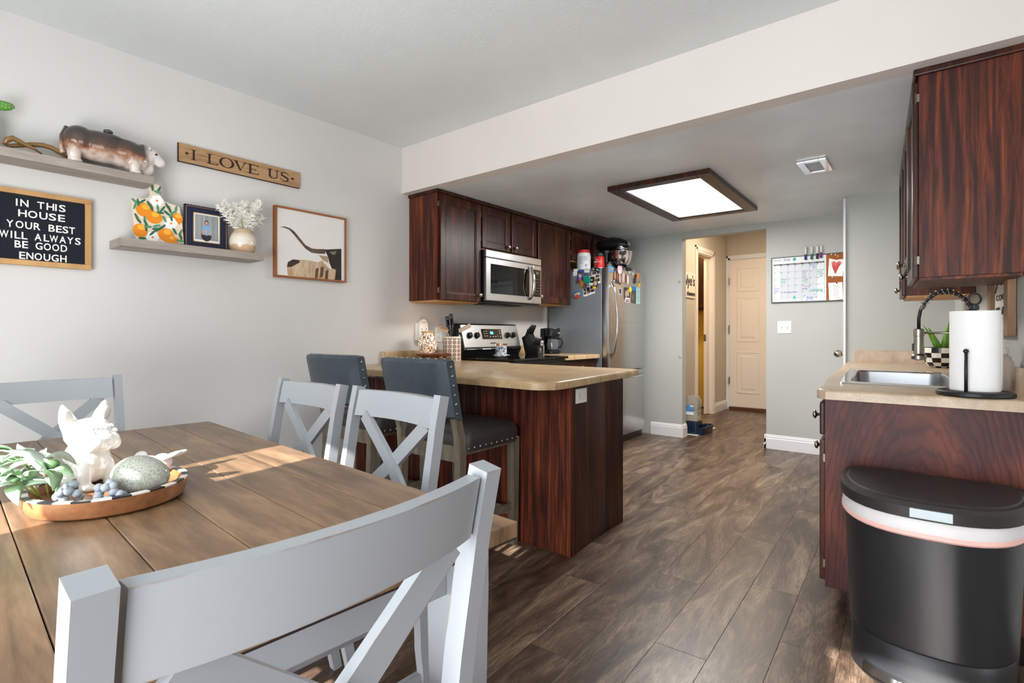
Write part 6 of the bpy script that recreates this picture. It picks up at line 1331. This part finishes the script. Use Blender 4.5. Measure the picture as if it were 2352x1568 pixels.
for i, (px, zt, col, nme) in enumerate(((872, 225, (52, 48, 140), 'blue'), (992, 215, (16, 112, 100), 'green'), (1104, 205, (44, 36, 44), 'black'), (1180, 185, (134, 40, 130), 'purple'))):
    a = at(*Z7(px+6, zt), y=YK-.026); c = at(*Z7(px, zt+265), y=YK-.026); d = a-c
    t = thing('whiteboard_marker', f'white dry-erase marker with {nme} cap clipped above the calendar', 'marker', c, 0, 'markers on the calendar frame')
    MB().tube([tuple(c+d*.38), tuple(c+d*.97)], .0065, 12).build('barrel', 'white', t, True, W=True)
    MB().tube([tuple(c+d*.05), tuple(c+d*.25), tuple(c+d*.40)], [.010, .0095, .007], 12).build('cap', flat('cap_'+nme, *col, .35), t, True, W=True)
    MB().tube([tuple(c), tuple(c+d*.06)], .0095, 12).build('tip_plug', 'black', t, True, W=True); MB().tube([tuple(c+d*.96), tuple(c+d*1.01)], .0055, 10).build('end_plug', 'flat_cap_'+nme, t, True, W=True)
    MB().box(c.x-.004, c.x+.004, c.y+.008, YK-.0175, c.z+d.z*.36, c.z+d.z*.46).build('magnet', 'black', t, W=True)
def corkpaper(name, label, pts, off=0): t = thing(name, label, 'paper', at(*Z7(*pts[0]), y=YC), 0, 'papers pinned to the cork strip'); shape([Z7(*q) for q in pts], 'y', YC-.0002-off, -.0008, 'sheet', 'paper', t); return t
t = corkpaper('heart_drawing', 'child drawing of a red crayon heart pinned on the cork strip', [(1345, 462), (1490, 495), (1560, 480), (1650, 478), (1615, 820), (1320, 818)])
for k in range(26):
    a = 1385+k*8.4; top = 545-28*math.sin(PI*(k % 13)/12); bot = 780-abs(a-1470)*1.25; p0, p1 = at(*Z7(a+6, top), y=YC-.0014), at(*Z7(1470+(a-1470)*.55, max(bot, top+40)), y=YC-.0014); MB().bar(p0, p1, .0022, .0003, (1, 0, 0)).build('crayon_stroke', flat('crayon', 214, 74, 72), t, W=True)
corkpaper_list = corkpaper('typed_list', 'typed list on white paper pinned low on the cork strip', [(1328, 955), (1610, 935), (1625, 1280), (1345, 1305)])
for k in range(9): p0 = at(*Z7(1420+12*(k % 3), 985+k*33), y=YC-.0012); MB().box(p0.x, p0.x+.045-.008*(k % 2), YC-.0014, YC-.0011, p0.z-.0012, p0.z+.0012).build('text_line', flat('typed', 150, 150, 156), corkpaper_list, W=True)
for (a, c, lab, m_) in ((1410, 838, 'clear push pin below the heart drawing', 'steelp'), (1495, 952, 'dark push pin holding the typed list', 'black'), (1390, 385, 'white push pin at the top left of the cork strip', 'white'), (1475, 390, 'white push pin right of the first at the top of the cork', 'white'), (1520, 418, 'small white push pin lowest of the top row', 'white')):
    q = at(*Z7(a, c), y=YC); t = thing('push_pin', lab, 'push pin', (q.x, YC, q.z), 0, 'push pins on the cork strip'); MB().lathe([(.0055, .002), (.006, .004), (.003, .007), (.0045, .012), (0, .0125)], (0, 0, 0), 12, Matrix.Translation((q.x, YC-.001, q.z)) @ Matrix.Rotation(PI/2, 4, 'X'), False).build('pin_head', m_, t, 'auto', W=True); MB().tube([(q.x, YC-.003, q.z), (q.x, YC+.004, q.z)], .0007, 5).build('pin_needle', 'steelp', t, W=True)

# ================================================================ hall objects
t = thing('name_sign', "cream sign with black lettering Nye's on the hall wall", 'sign', (XH, 6.52, 1.55))
MB().box(XH+.001, XH+.014, 6.24, 6.70, 1.545, 1.86, .002).build('board', flat('sign_board', 226, 212, 192), t, W=True)
text('lettering', "Nye's", 'black', t, (XH+.015, 6.30, 1.70), (0, 1, 0), (0, 0, 1), .18, .0025, shear=.1, width=.36, off=.002); text('lettering', 'cleaners', 'black', t, (XH+.015, 6.40, 1.575), (0, 1, 0), (0, 0, 1), .075, .0025, width=.28, off=.002)
q0 = Vector((-2.135, 5.86, 0))
o = MB().box(-2.14, -2.005, 5.68, 6.30, .0005, .004, .001).build('feeder_mat', flat('mat_white', 232, 226, 212, .6), None); tag(o, 'thin white floor mat under the pet feeder in the hall', 'mat')
t = thing('pet_feeder', 'clear gravity pet feeder with navy base on the white mat', 'pet feeder', (-2.09, 5.82, .0042))
b0 = t.location
MB().rings([rrect(-.10, .075, -.09, .09, .035, 0), rrect(-.105, .08, -.095, .095, .035, .01), rrect(-.095, .068, -.085, .085, .03, .135), rrect(-.085, .058, -.075, .075, .03, .14)]).build('base', flat('navy_plastic', 22, 40, 62, .25), t, 'auto')
b = MB(); b.rings([rrect(.04, .13, -.075, .25, .035, 0), rrect(.035, .14, -.08, .26, .035, .075), rrect(.045, .13, -.07, .25, .03, .077), rrect(.055, .12, -.06, .24, .03, .02), rrect(.07, .1, -.04, .2, .01, .018)]).build('bowl', 'flat_navy_plastic', t, 'auto')
rs_ = MB().rings([rrect(-.09, .062, -.08, .08, .03, .141), rrect(-.092, .065, -.082, .082, .03, .25), rrect(-.086, .06, -.077, .077, .03, .256), rrect(-.092, .065, -.082, .082, .03, .264), rrect(-.092, .065, -.082, .082, .03, .36), rrect(-.07, .045, -.06, .06, .03, .405), rrect(-.05, .025, -.04, .04, .025, .415)]).build('reservoir', mat('clear_reservoir', srgb(214, 210, 202), .07, 0, .5, 0, None, 0, .7, 1.2), t, 'auto')
lb = MB().box(-.085, .03, -.0835, -.0828, .205, .315).build('label', flat('lab_blue', 70, 150, 206, .4), rs_)
MB().box(-.083, .028, -.0842, -.0836, .208, .24).build('label_white', 'paper', lb); MB().box(-.08, -.045, -.0842, -.0836, .285, .305).build('label_red', flat('lab_red', 200, 40, 50), lb); MB().box(-.02, .026, -.0842, -.0836, .258, .266).build('label_red', 'flat_lab_red', lb); MB().box(-.012, .025, -.0842, -.0836, .296, .310).build('label_white', 'paper', lb)
